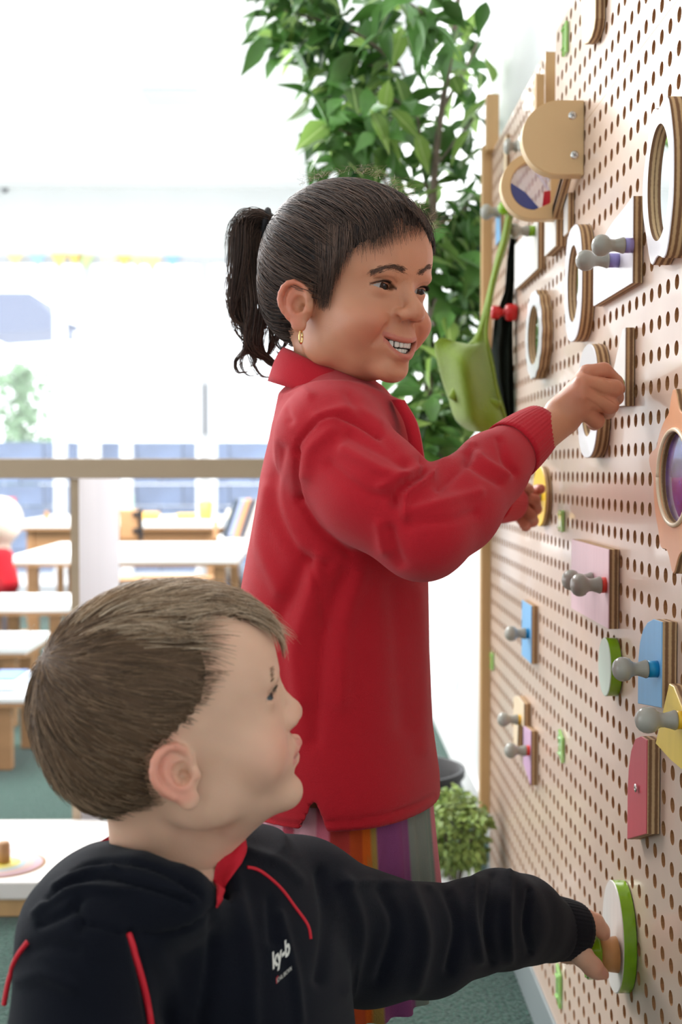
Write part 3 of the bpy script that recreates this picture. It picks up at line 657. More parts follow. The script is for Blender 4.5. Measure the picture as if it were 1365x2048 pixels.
def head_colour(V, base, smile, blush, lip, brow=None):
    c = np.tile(np.array(base[:3]), (len(V), 1)); mixc = lambda w, k: c*(1-w[:, None])+np.array(k[:3])*w[:, None]
    n = np.sin(V[:, 0]*0.21+1)*np.sin(V[:, 1]*0.17+V[:, 2]*0.11)*0.5+np.sin(V[:, 2]*0.33+V[:, 0]*0.27)*0.3
    c *= (1+0.03*n)[:, None]
    for s in (1, -1):
        w = np.exp(-(np.linalg.norm((V-np.array([66, 36*s, -20]))/np.array([26, 20, 18]), axis=1))**2)*0.55; c = mixc(w, blush)
        w = sstep(3, 12, np.abs(V[:, 1]) - 62)*sstep(30, 20, np.abs(V[:, 2]))*sstep(-36, -24, V[:, 0])*0.5; c = mixc(w, blush)
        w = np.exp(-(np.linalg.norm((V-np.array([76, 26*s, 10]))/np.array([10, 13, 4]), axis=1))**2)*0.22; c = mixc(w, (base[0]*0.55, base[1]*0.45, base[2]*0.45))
    w = np.exp(-(np.linalg.norm((V-np.array([89, 0, -6]))/np.array([10, 13, 9]), axis=1))**2)*0.35; c = mixc(w, blush)
    front = V[:, 0] > 70
    if smile:
        e = np.clip(V[:, 1]/22, -1, 1); zu = -28-5.0*(1-e*e); zl = -28-15*(1-e*e)
        d = np.where(V[:, 2] > (zu+zl)/2, V[:, 2]-zu-2.2, zl-2.8-V[:, 2]); w = sstep(3.6, 2.0, np.abs(d))*(np.abs(V[:, 1]) < 23.5)*sstep(62, 68, V[:, 0])
        c = mixc(w*0.62, lip)
        xs_ = 81-(V[:, 1]/22)**2*12
        w = ((V[:, 2] < zu+0.3) & (V[:, 2] > zl-0.3) & (V[:, 0] < xs_-2.5) & (V[:, 0] > 54) & (np.abs(V[:, 1]) < 22)).astype(float); c = mixc(w, (0.06, 0.012, 0.012))
    else:
        dl = np.minimum(segdist(V, [(72, -18, -33), (82, -5, -27.2), (82, 5, -27.2), (72, 18, -33)])-3.4, segdist(V, [(72, -17, -34.5), (77, 0, -38.6), (72, 17, -34.5)])-4.0)
        w = sstep(1.8, 0.0, dl)*front; c = mixc(w*0.75, lip)
        w = np.exp(-((V[:, 2]+33.3)/0.9)**2)*(np.abs(V[:, 1]) < 18)*(V[:, 0] > 72)*0.5; c = mixc(w, (0.2, 0.05, 0.05))
    for s in (1, -1):
        q_ = V[:, 1]-26*s; up_ = 18+0.08*s*q_+(4.6 if smile else 5.0)*np.clip(1-(q_/13)**2, 0, 1)
        w = np.exp(-((V[:, 2]-up_-0.3)/(1.1 if smile else 0.8))**2)*(np.abs(q_) < 13.5)*(V[:, 0] > 64)*(0.85 if smile else 0.5); c = mixc(w, (0.03, 0.015, 0.01))
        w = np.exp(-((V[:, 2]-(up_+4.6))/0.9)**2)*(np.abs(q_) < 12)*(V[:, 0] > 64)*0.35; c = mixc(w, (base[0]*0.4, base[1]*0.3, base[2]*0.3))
        w = np.exp(-(np.linalg.norm((V-np.array([82.5, 4.8*s, -13]))/np.array([4, 2.8, 3]), axis=1))**4)*0.8; c = mixc(w, (0.10, 0.03, 0.025))
    return np.clip(c, 0, 1)
def eyeball(parent, M, c, gaze, iris, name='eye', r=12.15):
    """gaze: local direction; rings of the ball follow it so that iris and pupil are round"""
    g = Vector(gaze).normalized(); q = Vector((0, 0, 1)).rotation_difference(g)
    V = []; F = []; C = []; n = 40
    rings = [0, 6, 11, 14.5, 16, 21, 26, 32.0, 34, 36, 40]+list(range(44, 181, 8))
    for a in rings:
        ar = math.radians(a)
        if a <= 14.5: k = (0.004, 0.003, 0.003)
        elif a <= 32: k = tuple(iris[i]*(0.7+0.5*(a-12)/16) for i in range(3))
        elif a <= 34: k = tuple(i*0.25 for i in iris[:3])
        else: k = (0.40, 0.35, 0.33)
        for j in range(n):
            p = q@Vector((r*math.sin(ar)*math.cos(2*math.pi*j/n), r*math.sin(ar)*math.sin(2*math.pi*j/n), r*math.cos(ar)))
            V.append(Vector(c)+p); C.append(k)
    for i in range(len(rings)-1):
        for j in range(n): F.append((i*n+j, i*n+(j+1) % n, (i+1)*n+(j+1) % n, (i+1)*n+j))
    V = xf(M, [tuple(v) for v in V]); me = np_mesh(name, V-np.array(parent.location), np.array(F), np.array(C))
    return link(name, me, mat('eye_surface', (0.6, 0.6, 0.6), 0.08, 0.35, attr='Col'), parent)
def bezier(P, m):
    P = np.array(P, float); t = np.linspace(0, 1, m)[:, None]
    while len(P) > 1 and P.ndim == 2:
        if len(P) == 4: return (1-t)**3*P[0]+3*(1-t)**2*t*P[1]+3*(1-t)*t**2*P[2]+t**3*P[3]
        if len(P) == 3: return (1-t)**2*P[0]+2*(1-t)*t*P[1]+t**2*P[2]
        return (1-t)*P[0]+t*P[1]
def catmull(P, m):
    P = np.array(P, float); Q = np.vstack([2*P[0]-P[1], P, 2*P[-1]-P[-2]]); n = len(P)-1; out = []
    for u in np.linspace(0, n-1e-6, m):
        i = int(u); t = u-i; a, b, c, d = Q[i:i+4]
        out.append(0.5*((2*b)+(-a+c)*t+(2*a-5*b+4*c-d)*t*t+(-a+3*b-3*c+d)*t**3))
    return np.array(out)
M_skin = mat('skin', (0.5, 0.3, 0.2), 0.42, 0.45, sss=0.25, bump=0.12, bscale=900, attr='Col')
GIRL_H = hmat(-46, -4, 0, (0.026, 1.268, CAMZ+0.159))
BOY_H = hmat(8, 15.5, 2.5, (-0.1045, 0.925, CAMZ-0.1975))
BASE_G = srgb(200, 140, 108); BASE_B = srgb(222, 178, 150)
# where the necks go, in head space
def to_local(M, p): return tuple(M.inverted() @ Vector(p))
gN = to_local(GIRL_H, (0.000, 1.290, CAMZ+0.045)); bN = to_local(BOY_H, (-0.121, 0.955, CAMZ-0.325))
fg = head_field(True, gN, (34, 36), cr=6, jw=3, nose=5); VG, FG = fg.mesh(); VG = laplace(VG, FG, 2, 0.4)
fb = head_field(False, bN, (36, 37), ear=(-6, -4), sub=to_local(BOY_H, (-0.108, 0.950, CAMZ-0.315))); VB_, FB_ = fb.mesh(); VB_ = laplace(VB_, FB_, 2, 0.4)
CG = head_colour(VG, BASE_G, True, srgb(204, 116, 90), srgb(186, 96, 88))
CB = head_colour(VB_, BASE_B, False, srgb(226, 146, 124), srgb(214, 126, 116))
from mathutils.bvhtree import BVHTree
VIEW = lambda P: (lambda d: d/np.linalg.norm(d, axis=1, keepdims=True))(P-np.array([0, 0, CAMZ]))
def folds(V, F, lst, thr=0.05, sign_all=False):
    """cloth folds: raise or sink the camera side of a garment along lines measured in the photograph"""
    N = vnormals(V, F); px = to_px(V); w0 = sstep(thr, thr+0.35, -(N*VIEW(V)).sum(1)); D = np.zeros(len(V))
    for pts, w, amp in lst:
        if len(pts) > 2: pts = catmull(pts, 4*len(pts))
        d = segdist(px, pts); D += amp*0.001*np.exp(-(d/w)**2)
    return V+N*(D*w0)[:, None]
def wobble(V, F, amp, sc, seed=0):
    N = vnormals(V, F); r = np.random.default_rng(seed); D = np.zeros(len(V))
    for _ in range(7):
        k = r.normal(size=3)*sc; D += np.sin(V@k+r.random()*6.28)
    return V+N*(D*amp/3.0)[:, None]
def P3(px, py, Y): return tuple(WY(px, py, Y))
def tube_band(name, rings, m, parent, thick=0.003):
    """closed cloth band from rings of points (k, n, 3), with thickness"""
    R = np.asarray(rings, float); k, n, _ = R.shape; c = R.mean(axis=1, keepdims=True); o = R-c; o /= np.linalg.norm(o, axis=2, keepdims=True)
    A = R+o*thick; B = R[::-1]
    allr = np.concatenate([A, B]); K = 2*k
    F = [(i*n+j, i*n+(j+1) % n, ((i+1) % K)*n+(j+1) % n, ((i+1) % K)*n+j) for i in range(K) for j in range(n)]
    V = allr.reshape(-1, 3); me = np_mesh(name, V-np.array(parent.location), np.array(F)); return link(name, me, m, parent)
M_redcloth = mat('red_pique_knit', srgb(186, 20, 36), 0.8, 0.25, bump=0.5, bscale=1500, sheen=0.15)
M_redcloth2 = mat('red_rib_knit', srgb(190, 22, 40), 0.8, 0.25, bump=0.4, bscale=1300, sheen=0.15)
M_navy = mat('navy_fleece', srgb(11, 14, 24), 0.9, 0.15, bump=0.5, bscale=1400, sheen=0.07)
M_hairG = hair_mat('dark_brown_hair', srgb(34, 24, 22), srgb(112, 86, 72), 0.42)
M_hairB = hair_mat('light_brown_hair', srgb(74, 56, 44), srgb(172, 140, 110), 0.45)
M_capG = mat('dark_brown_hair_base', srgb(32, 22, 20), 0.6, 0.3); M_capB = mat('light_brown_hair_base', srgb(92, 70, 52), 0.6, 0.2)
# ================================================================ the girl
girl = thing('person', 'smiling girl with dark ponytail in red polo and striped skirt, standing at the pegboard', 'person', (0.0, 1.29, 0.0))
GO = np.array([0, 1.29, 0.0])
ROT = math.radians(-14)
def loft(field, zs, cx, cy, a, b, rot, k=0.0, z0=None, z1=None):
    z0 = zs[0] if z0 is None else z0; z1 = zs[-1] if z1 is None else z1
    c, s = math.cos(rot), math.sin(rot); m = max(max(a), max(b))*1.2
    def fn(X, Y, Z):
        f = lambda q: np.interp(Z, zs, q).astype(np.float32)
        x = X-f(cx); y = Y-f(cy); u = x*c+y*s; v = -x*s+y*c; A = f(a); B = f(b)
        g = np.sqrt((u/A)**2+(v/B)**2); d = (g-1)*np.minimum(A, B)
        return np.maximum(d, np.maximum(z0-Z, Z-z1))
    lo = (min(cx)-m, min(cy)-m, z0); hi = (max(cx)+m, max(cy)+m, z1)
    return field.op((lo, hi), fn, k)
Zp = lambda py, Y: WY(645, py, Y).z
gz = [0.508, 0.53]+[Zp(y, 1.29) for y in (1450, 1300, 1190, 1050, 950, 850, 800)]
gcx = [.0190, .0190, .0140, .0118, .0142, .0193, .0225, .0239, .022]
ga = [.1005, .1000, .0985, .0975, .0945, .0880, .0820, .0690, .058]
gb = [.138, .136, .130, .126, .124, .122, .120, .112, .09]
fs = Field((-0.13, 1.08, 0.44), (0.30, 1.75, 0.99), 0.003)
loft(fs, gz, gcx, [1.29]*9, ga, gb, ROT)
shR = P3(668, 880, 1.185); shL = (0.035, 1.395, 0.865); elR = P3(845, 1062, 1.135); wrR = P3(1072, 862, 1.262)
fs.cap((0.012, 1.28, 0.905), shR, 0.042, 0.045, 0.03); fs.cap((0.012, 1.29, 0.905), shL, 0.042, 0.046, 0.03)
fs.chain([shR, P3(750, 985, 1.15), elR], [0.050, 0.048, 0.044], 0.018)
fs.chain([elR, P3(905, 1015, 1.165), P3(985, 935, 1.215), P3(1030, 897, 1.24)], [0.043, 0.041, 0.034, 0.029], 0.012)
elL = (0.115, 1.55, 0.795); wrL = P3(1010, 1014, 1.72)
fs.chain([shL, elL], [0.048, 0.042], 0.02); fs.chain([elL, P3(985, 1000, 1.69)], [0.04, 0.028], 0.012)
# neck opening and the inside of the hem
fs.cap((0.006, 1.29, 0.90), (0.012, 1.29, 1.0), 0.038, 0.045, 0.004, '-')
def hemcut(X, Y, Z):
    c_, s_ = math.cos(ROT), math.sin(ROT); x = X-0.0190; y = Y-1.29; u = x*c_+y*s_; v = -x*s_+y*c_
    return (np.sqrt((u/0.0915)**2+(v/0.1290)**2)-1)*0.0915+np.maximum(0, Z-0.545)*3
fs.op(((-0.13, 1.10, 0.44), (0.16, 1.5, 0.56)), hemcut, 0.002, '-')
# the side slit at the hem
def slit(X, Y, Z):
    xw = -0.0075
    return np.maximum(np.abs(X-xw)-np.maximum(0, (0.537-Z))*0.42, np.maximum(Y-1.24, 1.05-Y))+0*Z
fs.op(((-0.06, 1.08, 0.44), (0.04, 1.24, 0.54)), slit, 0.0, '-')
VS, FS = fs.mesh(); VS = laplace(VS, FS, 2, 0.5)
VS = wobble(VS, FS, 0.0014, 22, 3)
VS = folds(VS, FS, [
    ([(590, 905), (600, 880), (632, 845), (668, 832), (705, 842), (760, 870)], 5, -4.5), ([(598, 1000), (592, 950), (596, 905)], 6, -5), ([(598, 1000), (640, 1060), (700, 1108)], 7, -4),
    ([(640, 838), (700, 820), (760, 850)], 14, 4), ([(612, 950), (622, 900), (660, 862)], 14, 4),
    ([(700, 870), (770, 905), (810, 930)], 12, -4), ([(690, 900), (760, 940), (815, 955)], 12, 4.5), ([(660, 930), (730, 985), (800, 1000)], 12, -4), ([(760, 975), (800, 955), (835, 940)], 9, 4), ([(790, 1010), (800, 980), (850, 945)], 8, -5),
    ([(810, 1030), (815, 990), (860, 955)], 8, 5), ([(780, 1060), (790, 1100), (800, 1125)], 12, -4), ([(760, 1050), (770, 1100)], 12, 4),
    ([(860, 950), (905, 905), (930, 890)], 8, 4), ([(880, 975), (925, 930), (950, 895)], 9, -4.5), ([(930, 905), (945, 930), (1000, 965)], 8, -4), ([(945, 890), (965, 920), (1015, 950)], 8, 4), ([(1000, 880), (1010, 920), (1030, 945)], 7, -4),
    ([(830, 1020), (900, 1000), (960, 985)], 10, 3.5), ([(820, 1050), (900, 1040), (950, 1025)], 10, -3),
    ([(545, 800), (590, 770), (620, 790)], 10, 3), ([(560, 900), (545, 1000), (590, 1100), (650, 1130)], 12, -5), ([(530, 980), (520, 1080), (560, 1180)], 16, 4), ([(610, 1120), (580, 1190), (545, 1260)], 16, -5), ([(640, 1120), (620, 1200), (590, 1300), (600, 1400)], 18, 4.5),
    ([(690, 1150), (655, 1230), (640, 1330), (630, 1480)], 15, -4.5), ([(720, 1150), (690, 1250), (680, 1400)], 20, 3.5), ([(840, 1190), (852, 1350), (850, 1500)], 16, 3), ([(790, 1180), (800, 1300), (810, 1450)], 22, -3),
    ([(618, 1120), (640, 1180), (652, 1260)], 6, -2), ([(640, 1645), (720, 1640), (800, 1622), (870, 1592)], 3.5, -2.2), ([(500, 1620), (560, 1645), (605, 1650)], 3.5, -2),
    ([(520, 850), (510, 900)], 10, 2), ([(575, 770), (566, 800), (580, 840)], 8, -3), ([(815, 800), (838, 860), (845, 925)], 5, -4), ([(700, 790), (720, 830), (790, 900)], 10, -3)])
me = np_mesh('polo_shirt', VS-GO, FS); shirt = link('polo_shirt', me, M_redcloth, girl)
# ribbed cuff
def cuff(parent, p0, p1, r0, r1, m, off, ribs=44, thick=0.0022, amp=0.00022):
    p0 = np.array(p0); p1 = np.array(p1); ax = (p1-p0)/np.linalg.norm(p1-p0); u = np.cross(ax, [0, 0, 1]); u /= np.linalg.norm(u); v = np.cross(u, ax); n = ribs*4
    rg = []
    for t in np.linspace(0, 1, 9):
        r = r0+(r1-r0)*t+0.0012*math.sin(math.pi*t); a = np.linspace(0, 2*math.pi, n, endpoint=False); rr = r+amp*np.cos(a*ribs)
        rg.append((p0+(p1-p0)*t)+np.outer(np.cos(a)*rr, u)+np.outer(np.sin(a)*rr, v))
    return tube_band('cuff', rg, m, parent, thick)
cuff(girl, P3(1022, 903, 1.236), P3(1082, 854, 1.268), 0.0285, 0.0215, M_redcloth2, GO)
cuff(girl, P3(980, 1000, 1.685), P3(1022, 1004, 1.735), 0.029, 0.025, M_redcloth2, GO)
# collar and placket
rings = []
phis = np.linspace(0, 2*math.pi, 72, endpoint=False)
for v in np.linspace(0, 1, 7):
    pts = []
    for ph in phis:
        front = max(0, math.cos(ph)); back = max(0, -math.cos(ph)); q = math.exp(-((math.sin(ph))/0.30)**2)*(math.cos(ph) > 0)
        zt = 0.944-0.014*front+0.020*back; zb = 0.912-0.010*front+0.018*back-0.022*q*0+(-0.012 if front > 0.55 else -0.012*sstep(0.2, 0.55, np.array(front)))
        r = 0.0425+(0.0150+0.006*front)*v**0.8
        pts.append((0.008+0.008*front*v+r*math.cos(ph)*1.06, 1.29+r*math.sin(ph), zt+(zb-zt)*v+0.003*math.sin(math.pi*v)))
    rings.append(pts)
# rotate the collar with the trunk
rings = np.array(rings); cR = np.array([[math.cos(ROT), -math.sin(ROT)], [math.sin(ROT), math.cos(ROT)]]); rings[..., :2] = (rings[..., :2]-np.array([0.008, 1.29]))@cR.T+np.array([0.008, 1.29])
tube_band('collar', rings, M_redcloth2, girl, 0.0028)
pk_ = [np.array(P3(795, 800, 1.225)), np.array(P3(822, 850, 1.215)), np.array(P3(838, 935, 1.205))]
V = []; 
for i, p in enumerate(catmull(pk_, 12)):
    for dx, dy in ((-0.006, -0.004), (0.006, -0.001), (0.008, 0.008), (-0.004, 0.012)): V.append(p+np.array([dx, dy, 0]))
F = [(i*4+j, i*4+(j+1) % 4, (i+1)*4+(j+1) % 4, (i+1)*4+j) for i in range(11) for j in range(4)]
link('placket', np_mesh('placket', np.array(V)-GO, np.array(F)), M_redcloth2, girl)
# skirt with coloured pleats
cols = [(500, (226, 160, 172)), (556, (214, 90, 108)), (585, (226, 165, 175)), (632, (214, 110, 130)), (655, (196, 66, 60)), (700, (206, 84, 40)), (727, (232, 110, 36)), (742, (180, 146, 76)), (760, (150, 80, 130)), (812, (150, 88, 136)), (822, (140, 150, 140)), (862, (130, 150, 140)), (872, (220, 140, 150)), (905, (222, 150, 160))]
n = 220; rg = []; CC = []
for zi, z in enumerate(np.linspace(0.525, 0.325, 10)):
    t = (0.525-z)/0.20; row = []
    for a in np.linspace(0, 2*math.pi, n, endpoint=False):
        fl = 0.0035*math.sin(a*26)*(0.3+t)+0.002*math.sin(a*9+1)
        A_ = 0.086+0.018*t; B_ = 0.119+0.020*t
        c_, s_ = math.cos(a), math.sin(a); x = (A_+fl)*c_; y = (B_+fl)*s_
        row.append((0.020+x*math.cos(ROT)-y*math.sin(ROT), 1.29+x*math.sin(ROT)+y*math.cos(ROT), z))
    rg.append(row)
rg = np.array(rg); 
sk = tube_band('skirt', rg, mat('striped_skirt_cloth', (0.5, 0.3, 0.3), 0.85, 0.2, bump=0.5, bscale=1200, attr='Col'), girl, 0.002)
sv = np.array([v.co for v in sk.data.vertices])+GO
ang = np.arctan2(sv[:, 1]-1.29, sv[:, 0]-0.02)            # colour by the pleat's place round the waist
ref = rg[5]; rp = to_px(ref); ra = np.arctan2(ref[:, 1]-1.29, ref[:, 0]-0.02); sel = ref[:, 1] < 1.29+0.02; o_ = np.argsort(ra[sel]); ra_s = ra[sel][o_]; rx_s = rp[sel][:, 0][o_]
xq = np.interp(np.where(ang > 0.15, -ang, ang), ra_s, rx_s)
kx = [c[0] for c in cols]; kc = np.array([srgb(*c[1])[:3] for c in cols]); ii = np.clip(np.searchsorted(kx, xq)-1, 0, len(kx)-1)
at = sk.data.attributes.new('Col', 'FLOAT_COLOR', 'POINT'); at.data.foreach_set('color', np.concatenate([kc[ii], np.ones((len(ii), 1))], 1).astype(np.float32).ravel())
# ---- body: head and neck, trunk, arms, hands and legs in one mesh
def hand_curl(f, wrist, mcps, pips, dips, tips, rs, thumb, kpalm=0.007):
    for m_, p, d, t, r in zip(mcps, pips, dips, tips, rs):
        f.cap(wrist, m_, 0.0165, 0.0095, kpalm)
        f.chain([m_, p, d, t], [r*1.08, r, r*0.92, r*0.82], 0.0016)
    if thumb: f.chain(thumb[0], thumb[1], 0.003)
fb1 = Field((0.20, 1.18, 0.80), (0.345, 1.345, 0.965), 0.0015)
wr = P3(1118, 843, 1.268)
mc = [P3(1176, 748, 1.268), P3(1167, 768, 1.256), P3(1163, 792, 1.254), P3(1163, 818, 1.260)]
pi = [P3(1208, 742, 1.270), P3(1229, 777, 1.262), P3(1221, 811, 1.262), P3(1194, 842, 1.268)]
di = [P3(1232, 765, 1.288), P3(1232, 795, 1.287), P3(1216, 822, 1.287), P3(1190, 846, 1.287)]
ti = [P3(1238, 778, 1.298), P3(1218, 800, 1.300), P3(1200, 818, 1.301), P3(1180, 838, 1.298)]
fb1.chain([P3(1030, 905, 1.235), wr], [0.021, 0.0175], 0.004, '+')
hand_curl(fb1, P3(1128, 828, 1.272), mc, pi, di, ti, [0.0086, 0.0090, 0.0088, 0.0080], ([P3(1140, 815, 1.285), P3(1190, 800, 1.310), P3(1225, 785, 1.312)], [0.011, 0.0095, 0.0085]))
Vh1, Fh1 = fb1.mesh(); Vh1 = laplace(Vh1, Fh1, 1, 0.4)
Vh1 = folds(Vh1, Fh1, [([(1172, 744), (1195, 752), (1220, 760)], 2.2, -1.3), ([(1182, 776), (1205, 788), (1233, 806)], 2.2, -1.3), ([(1176, 800), (1195, 812), (1214, 831)], 2.2, -1.3), ([(1120, 800), (1165, 770)], 8, 0.6)])
fb2 = Field((0.17, 1.60, 0.74), (0.33, 1.86, 0.88), 0.002)
s2 = [P3(985, 1000, 1.69), P3(1020, 1012, 1.74)]
fb2.chain(s2, [0.02, 0.018])
w2 = P3(1030, 1010, 1.75)
mc2 = [P3(1048, 990, 1.765), P3(1052, 1008, 1.76), P3(1050, 1024, 1.757), P3(1044, 1036, 1.757)]
pi2 = [P3(1066, 985, 1.765), P3(1072, 1018, 1.752), P3(1066, 1042, 1.752), P3(1052, 1052, 1.755)]
di2 = [P3(1076, 980, 1.755), P3(1070, 1000, 1.738), P3(1062, 1030, 1.738), P3(1048, 1046, 1.745)]
ti2 = [P3(1082, 978, 1.745), P3(1058, 996, 1.732), P3(1052, 1018, 1.735), P3(1040, 1038, 1.742)]
hand_curl(fb2, w2, mc2, pi2, di2, ti2, [0.0085, 0.0088, 0.0085, 0.0075], ([P3(1036, 990, 1.742), P3(1046, 974, 1.728), P3(1058, 978, 1.722)], [0.011, 0.009, 0.0075]))
Vh2, Fh2 = fb2.mesh()
fb3 = Field((-0.10, 1.08, 0.0), (0.15, 1.66, 0.95), 0.006)
loft(fb3, [0.45]+[z for z in gz][1:], gcx, [1.29]*9, [q*0.82 for q in ga], [q*0.85 for q in gb], ROT, z0=0.45)
fb3.chain([(0.002, 1.29, 0.90), shR, elR], [0.036, 0.032, 0.026], 0.02); fb3.chain([(0.002, 1.29, 0.90), shL, elL], [0.036, 0.032, 0.024], 0.02)
fb3.cap(elR, P3(1030, 905, 1.235), 0.026, 0.021, 0.01); fb3.cap(elL, s2[0], 0.024, 0.020, 0.01)
for yy, xx_ in ((1.235, -0.020), (1.355, -0.040)):
    fb3.chain([(xx_+0.025, yy, 0.46), (xx_, yy, 0.27), (xx_-0.006, yy, 0.07)], [0.052, 0.036, 0.024], 0.02)
    fb3.ell((xx_+0.03, yy, 0.035), (0.075, 0.028, 0.03), 0.02)
Vt3, Ft3 = fb3.mesh()
def join_body(parts, base):
    Vs, Fs_, Cs = [], [], []; o = 0
    for V_, F_, C_ in parts:
        Vs.append(V_); Fs_.append(F_+o); o += len(V_); Cs.append(C_ if C_ is not None else np.tile(np.array(base[:3]), (len(V_), 1)))
    return np.concatenate(Vs), np.concatenate(Fs_), np.concatenate(Cs)
HG = xf(GIRL_H, VG)
def handcol(V_, base, blush, tips, r=0.012):
    c = np.tile(np.array(base[:3]), (len(V_), 1)); 
    for t in tips: w = np.exp(-(np.linalg.norm(V_-np.array(t), axis=1)/r)**2)*0.5; c = c*(1-w[:, None])+np.array(blush[:3])*w[:, None]
    return c
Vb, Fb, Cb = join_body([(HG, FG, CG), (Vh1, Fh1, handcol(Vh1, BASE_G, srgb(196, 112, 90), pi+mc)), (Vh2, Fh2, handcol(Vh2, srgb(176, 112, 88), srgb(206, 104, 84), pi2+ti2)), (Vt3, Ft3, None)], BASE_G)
link('body', np_mesh('body', Vb-GO, Fb, Cb), M_skin, girl)
for s in (1, -1): eyeball(girl, GIRL_H, (61, 26*s, 18), (1, 0.12, -0.10), srgb(46, 26, 18), 'eye')
M_teeth = mat('teeth', srgb(232, 226, 214), 0.2, 0.5, coat=0.3); M_gum = mat('gum', srgb(170, 80, 80), 0.3)
def tooth_row(z, h, n_, w, xo, up):
    for k in range(n_):
        y = (k-(n_-1)/2)*w; bm = bmesh.new(); bmesh.ops.create_uvsphere(bm, u_segments=12, v_segments=8, radius=1)
        x = xo-(y/22)**2*13; nn = Vector((1, y*0.055, 0)).normalized()
        V_ = []; 
        for v in bm.verts:
            q = Vector([math.copysign(abs(c)**0.55, c) for c in v.co]); tx = Vector((-nn.y, nn.x, 0)); V_.append(Vector((x, y, z))+nn*q.x*1.9+tx*q.y*w*0.49+Vector((0, 0, q.z*h/2)))
        pts = xf(GIRL_H, [tuple(v) for v in V_])-GO
        for v, p in zip(bm.verts, pts): v.co = p
        link('tooth', bm_mesh(bm, 'tooth', True), M_teeth, girl)
tooth_row(-34.2, 6.6, 8, 5.0, 76.2, True); tooth_row(-40.4, 4.6, 8, 4.2, 73.5, False)
# gold hoop earring
ec = Vector(xf(GIRL_H, [(8, -70, -30)])[0])-Vector(GO)
ring_ = [ec+Vector((0.0026*math.cos(a)*0.55, 0.0026*math.cos(a)*0.8, 0.0058*math.sin(a)-0.002)) for a in np.linspace(0, 2*math.pi, 25)]
link('earring', tube_me('earring', ring_, 0.0010, 8), mat('gold', (0.85, 0.6, 0.25), 0.2, metal=1), girl)['label'] = 'small gold hoop earring'
# ---- hair
def skull_cap(cr, off, h=2.5):
    f = Field((-112, -88, -70), (100, 88, 138), h)
    f.ell((-9, 0, 38+cr), (86+off, 70+off, 76+off)); f.ell((-44, 0, 12), (46+off, 54+off, 46+off), 14); f.ell((35, 0, 49+cr*0.5), (50.5+off, 57+off, 50+off), 18); f.ell((28, 0, -6), (50, 53, 50), 16)
    return f.mesh()
class Scalp:
    """hair grows from a scalp; az is 0 at the forehead and pi at the nape"""
    def __init__(s, M, cr, line, c=(-9, 0, 38)):
        s.M = M; s.c = np.array(c, float); V, F = skull_cap(cr, 0); s.V, s.F = V, F
        s.bvh = BVHTree.FromPolygons([tuple(v) for v in V], [tuple(f) for f in F]); s.az, s.z = line
    def azi(s, P): return np.arctan2(np.abs(P[:, 1]), P[:, 0]-s.c[0])
    def grow(s, P, soft=3.0): return (P[:, 2]-np.interp(s.azi(P), s.az, s.z))
    def rad(s, U):
        out = np.empty(len(U)); c = Vector(s.c)
        for i, u in enumerate(U):
            h = s.bvh.ray_cast(c, Vector(u)); out[i] = (h[0]-c).length if h[0] is not None else 85.0
        return out
    def cap(s, name, th, parent, O, m, rag=2.0):
        N = vnormals(s.V, s.F); g = s.grow(s.V)+rag*np.sin(s.V[:, 1]*0.7)+rag*np.sin(s.V[:, 0]*0.9)
        V = s.V+N*(th*sstep(0, 14, g)-0.6)[:, None]; keep = (g[s.F] > -1).all(1)
        F = s.F[keep]; used = np.unique(F); mp = np.full(len(V), -1); mp[used] = np.arange(len(used))
        return link(name, np_mesh(name, xf(s.M, V[used])-O, mp[F]), m, parent)
    def roots(s, n, seed=1, cond=None):
        N = vnormals(s.V, s.F); g = s.grow(s.V); ok = np.where(g > 0)[0] if cond is None else np.where((g > 0) & cond(s.V, g))[0]
        i = np.random.default_rng(seed).choice(ok, n); j = np.random.default_rng(seed+9).normal(size=(n, 3))*1.4
        return s.V[i]+j
def px_line(M, V, F, pxs, c=(-9, 0, 38)):
    """hairline pixels cast onto the head, as (azimuth, height) pairs"""
    W = xf(M, V); b = BVHTree.FromPolygons([tuple(v) for v in W], [tuple(f) for f in F]); out = []
    for p in pxs:
        h = b.ray_cast(Vector((0, 0, CAMZ)), ray(*p).normalized())
        if h[0] is not None:
            q = M.inverted()@h[0]; out.append((math.atan2(abs(q.y), q.x-c[0]), q.z))
    return out
def slerp(a, b, t):
    w = np.arccos(np.clip((a*b).sum(1), -1, 1))[:, None]; sw = np.sin(w); return (np.sin((1-t)*w)*a+np.sin(t*w)*b)/np.maximum(sw, 1e-6)
SCV, SCF = skull_cap(6, 0)
hl = px_line(GIRL_H, SCV, SCF, [(858, 462), (842, 450), (815, 452), (785, 468), (755, 484), (720, 492), (694, 508), (676, 545), (660, 585), (650, 612)])
hl = sorted(hl); print('girl hairline', [(round(a, 2), round(z)) for a, z in hl])
az = [0.0]+[a for a, z in hl]+[hl[-1][0]+0.10, hl[-1][0]+0.22, hl[-1][0]+0.5, 2.35, 2.7, math.pi]; zz = [hl[0][1]]+[z for a, z in hl]+[hl[-1][1]+10, 16, 0, -30, -40, -42]
SG = Scalp(GIRL_H, 6, (az, zz)); SG.cap('hair_base', 5.0, girl, GO, M_capG)
TIE = np.array(to_local(GIRL_H, P3(547, 452, 1.345))); tu = (TIE-SG.c)/np.linalg.norm(TIE-SG.c); print('tie', TIE.round(0))
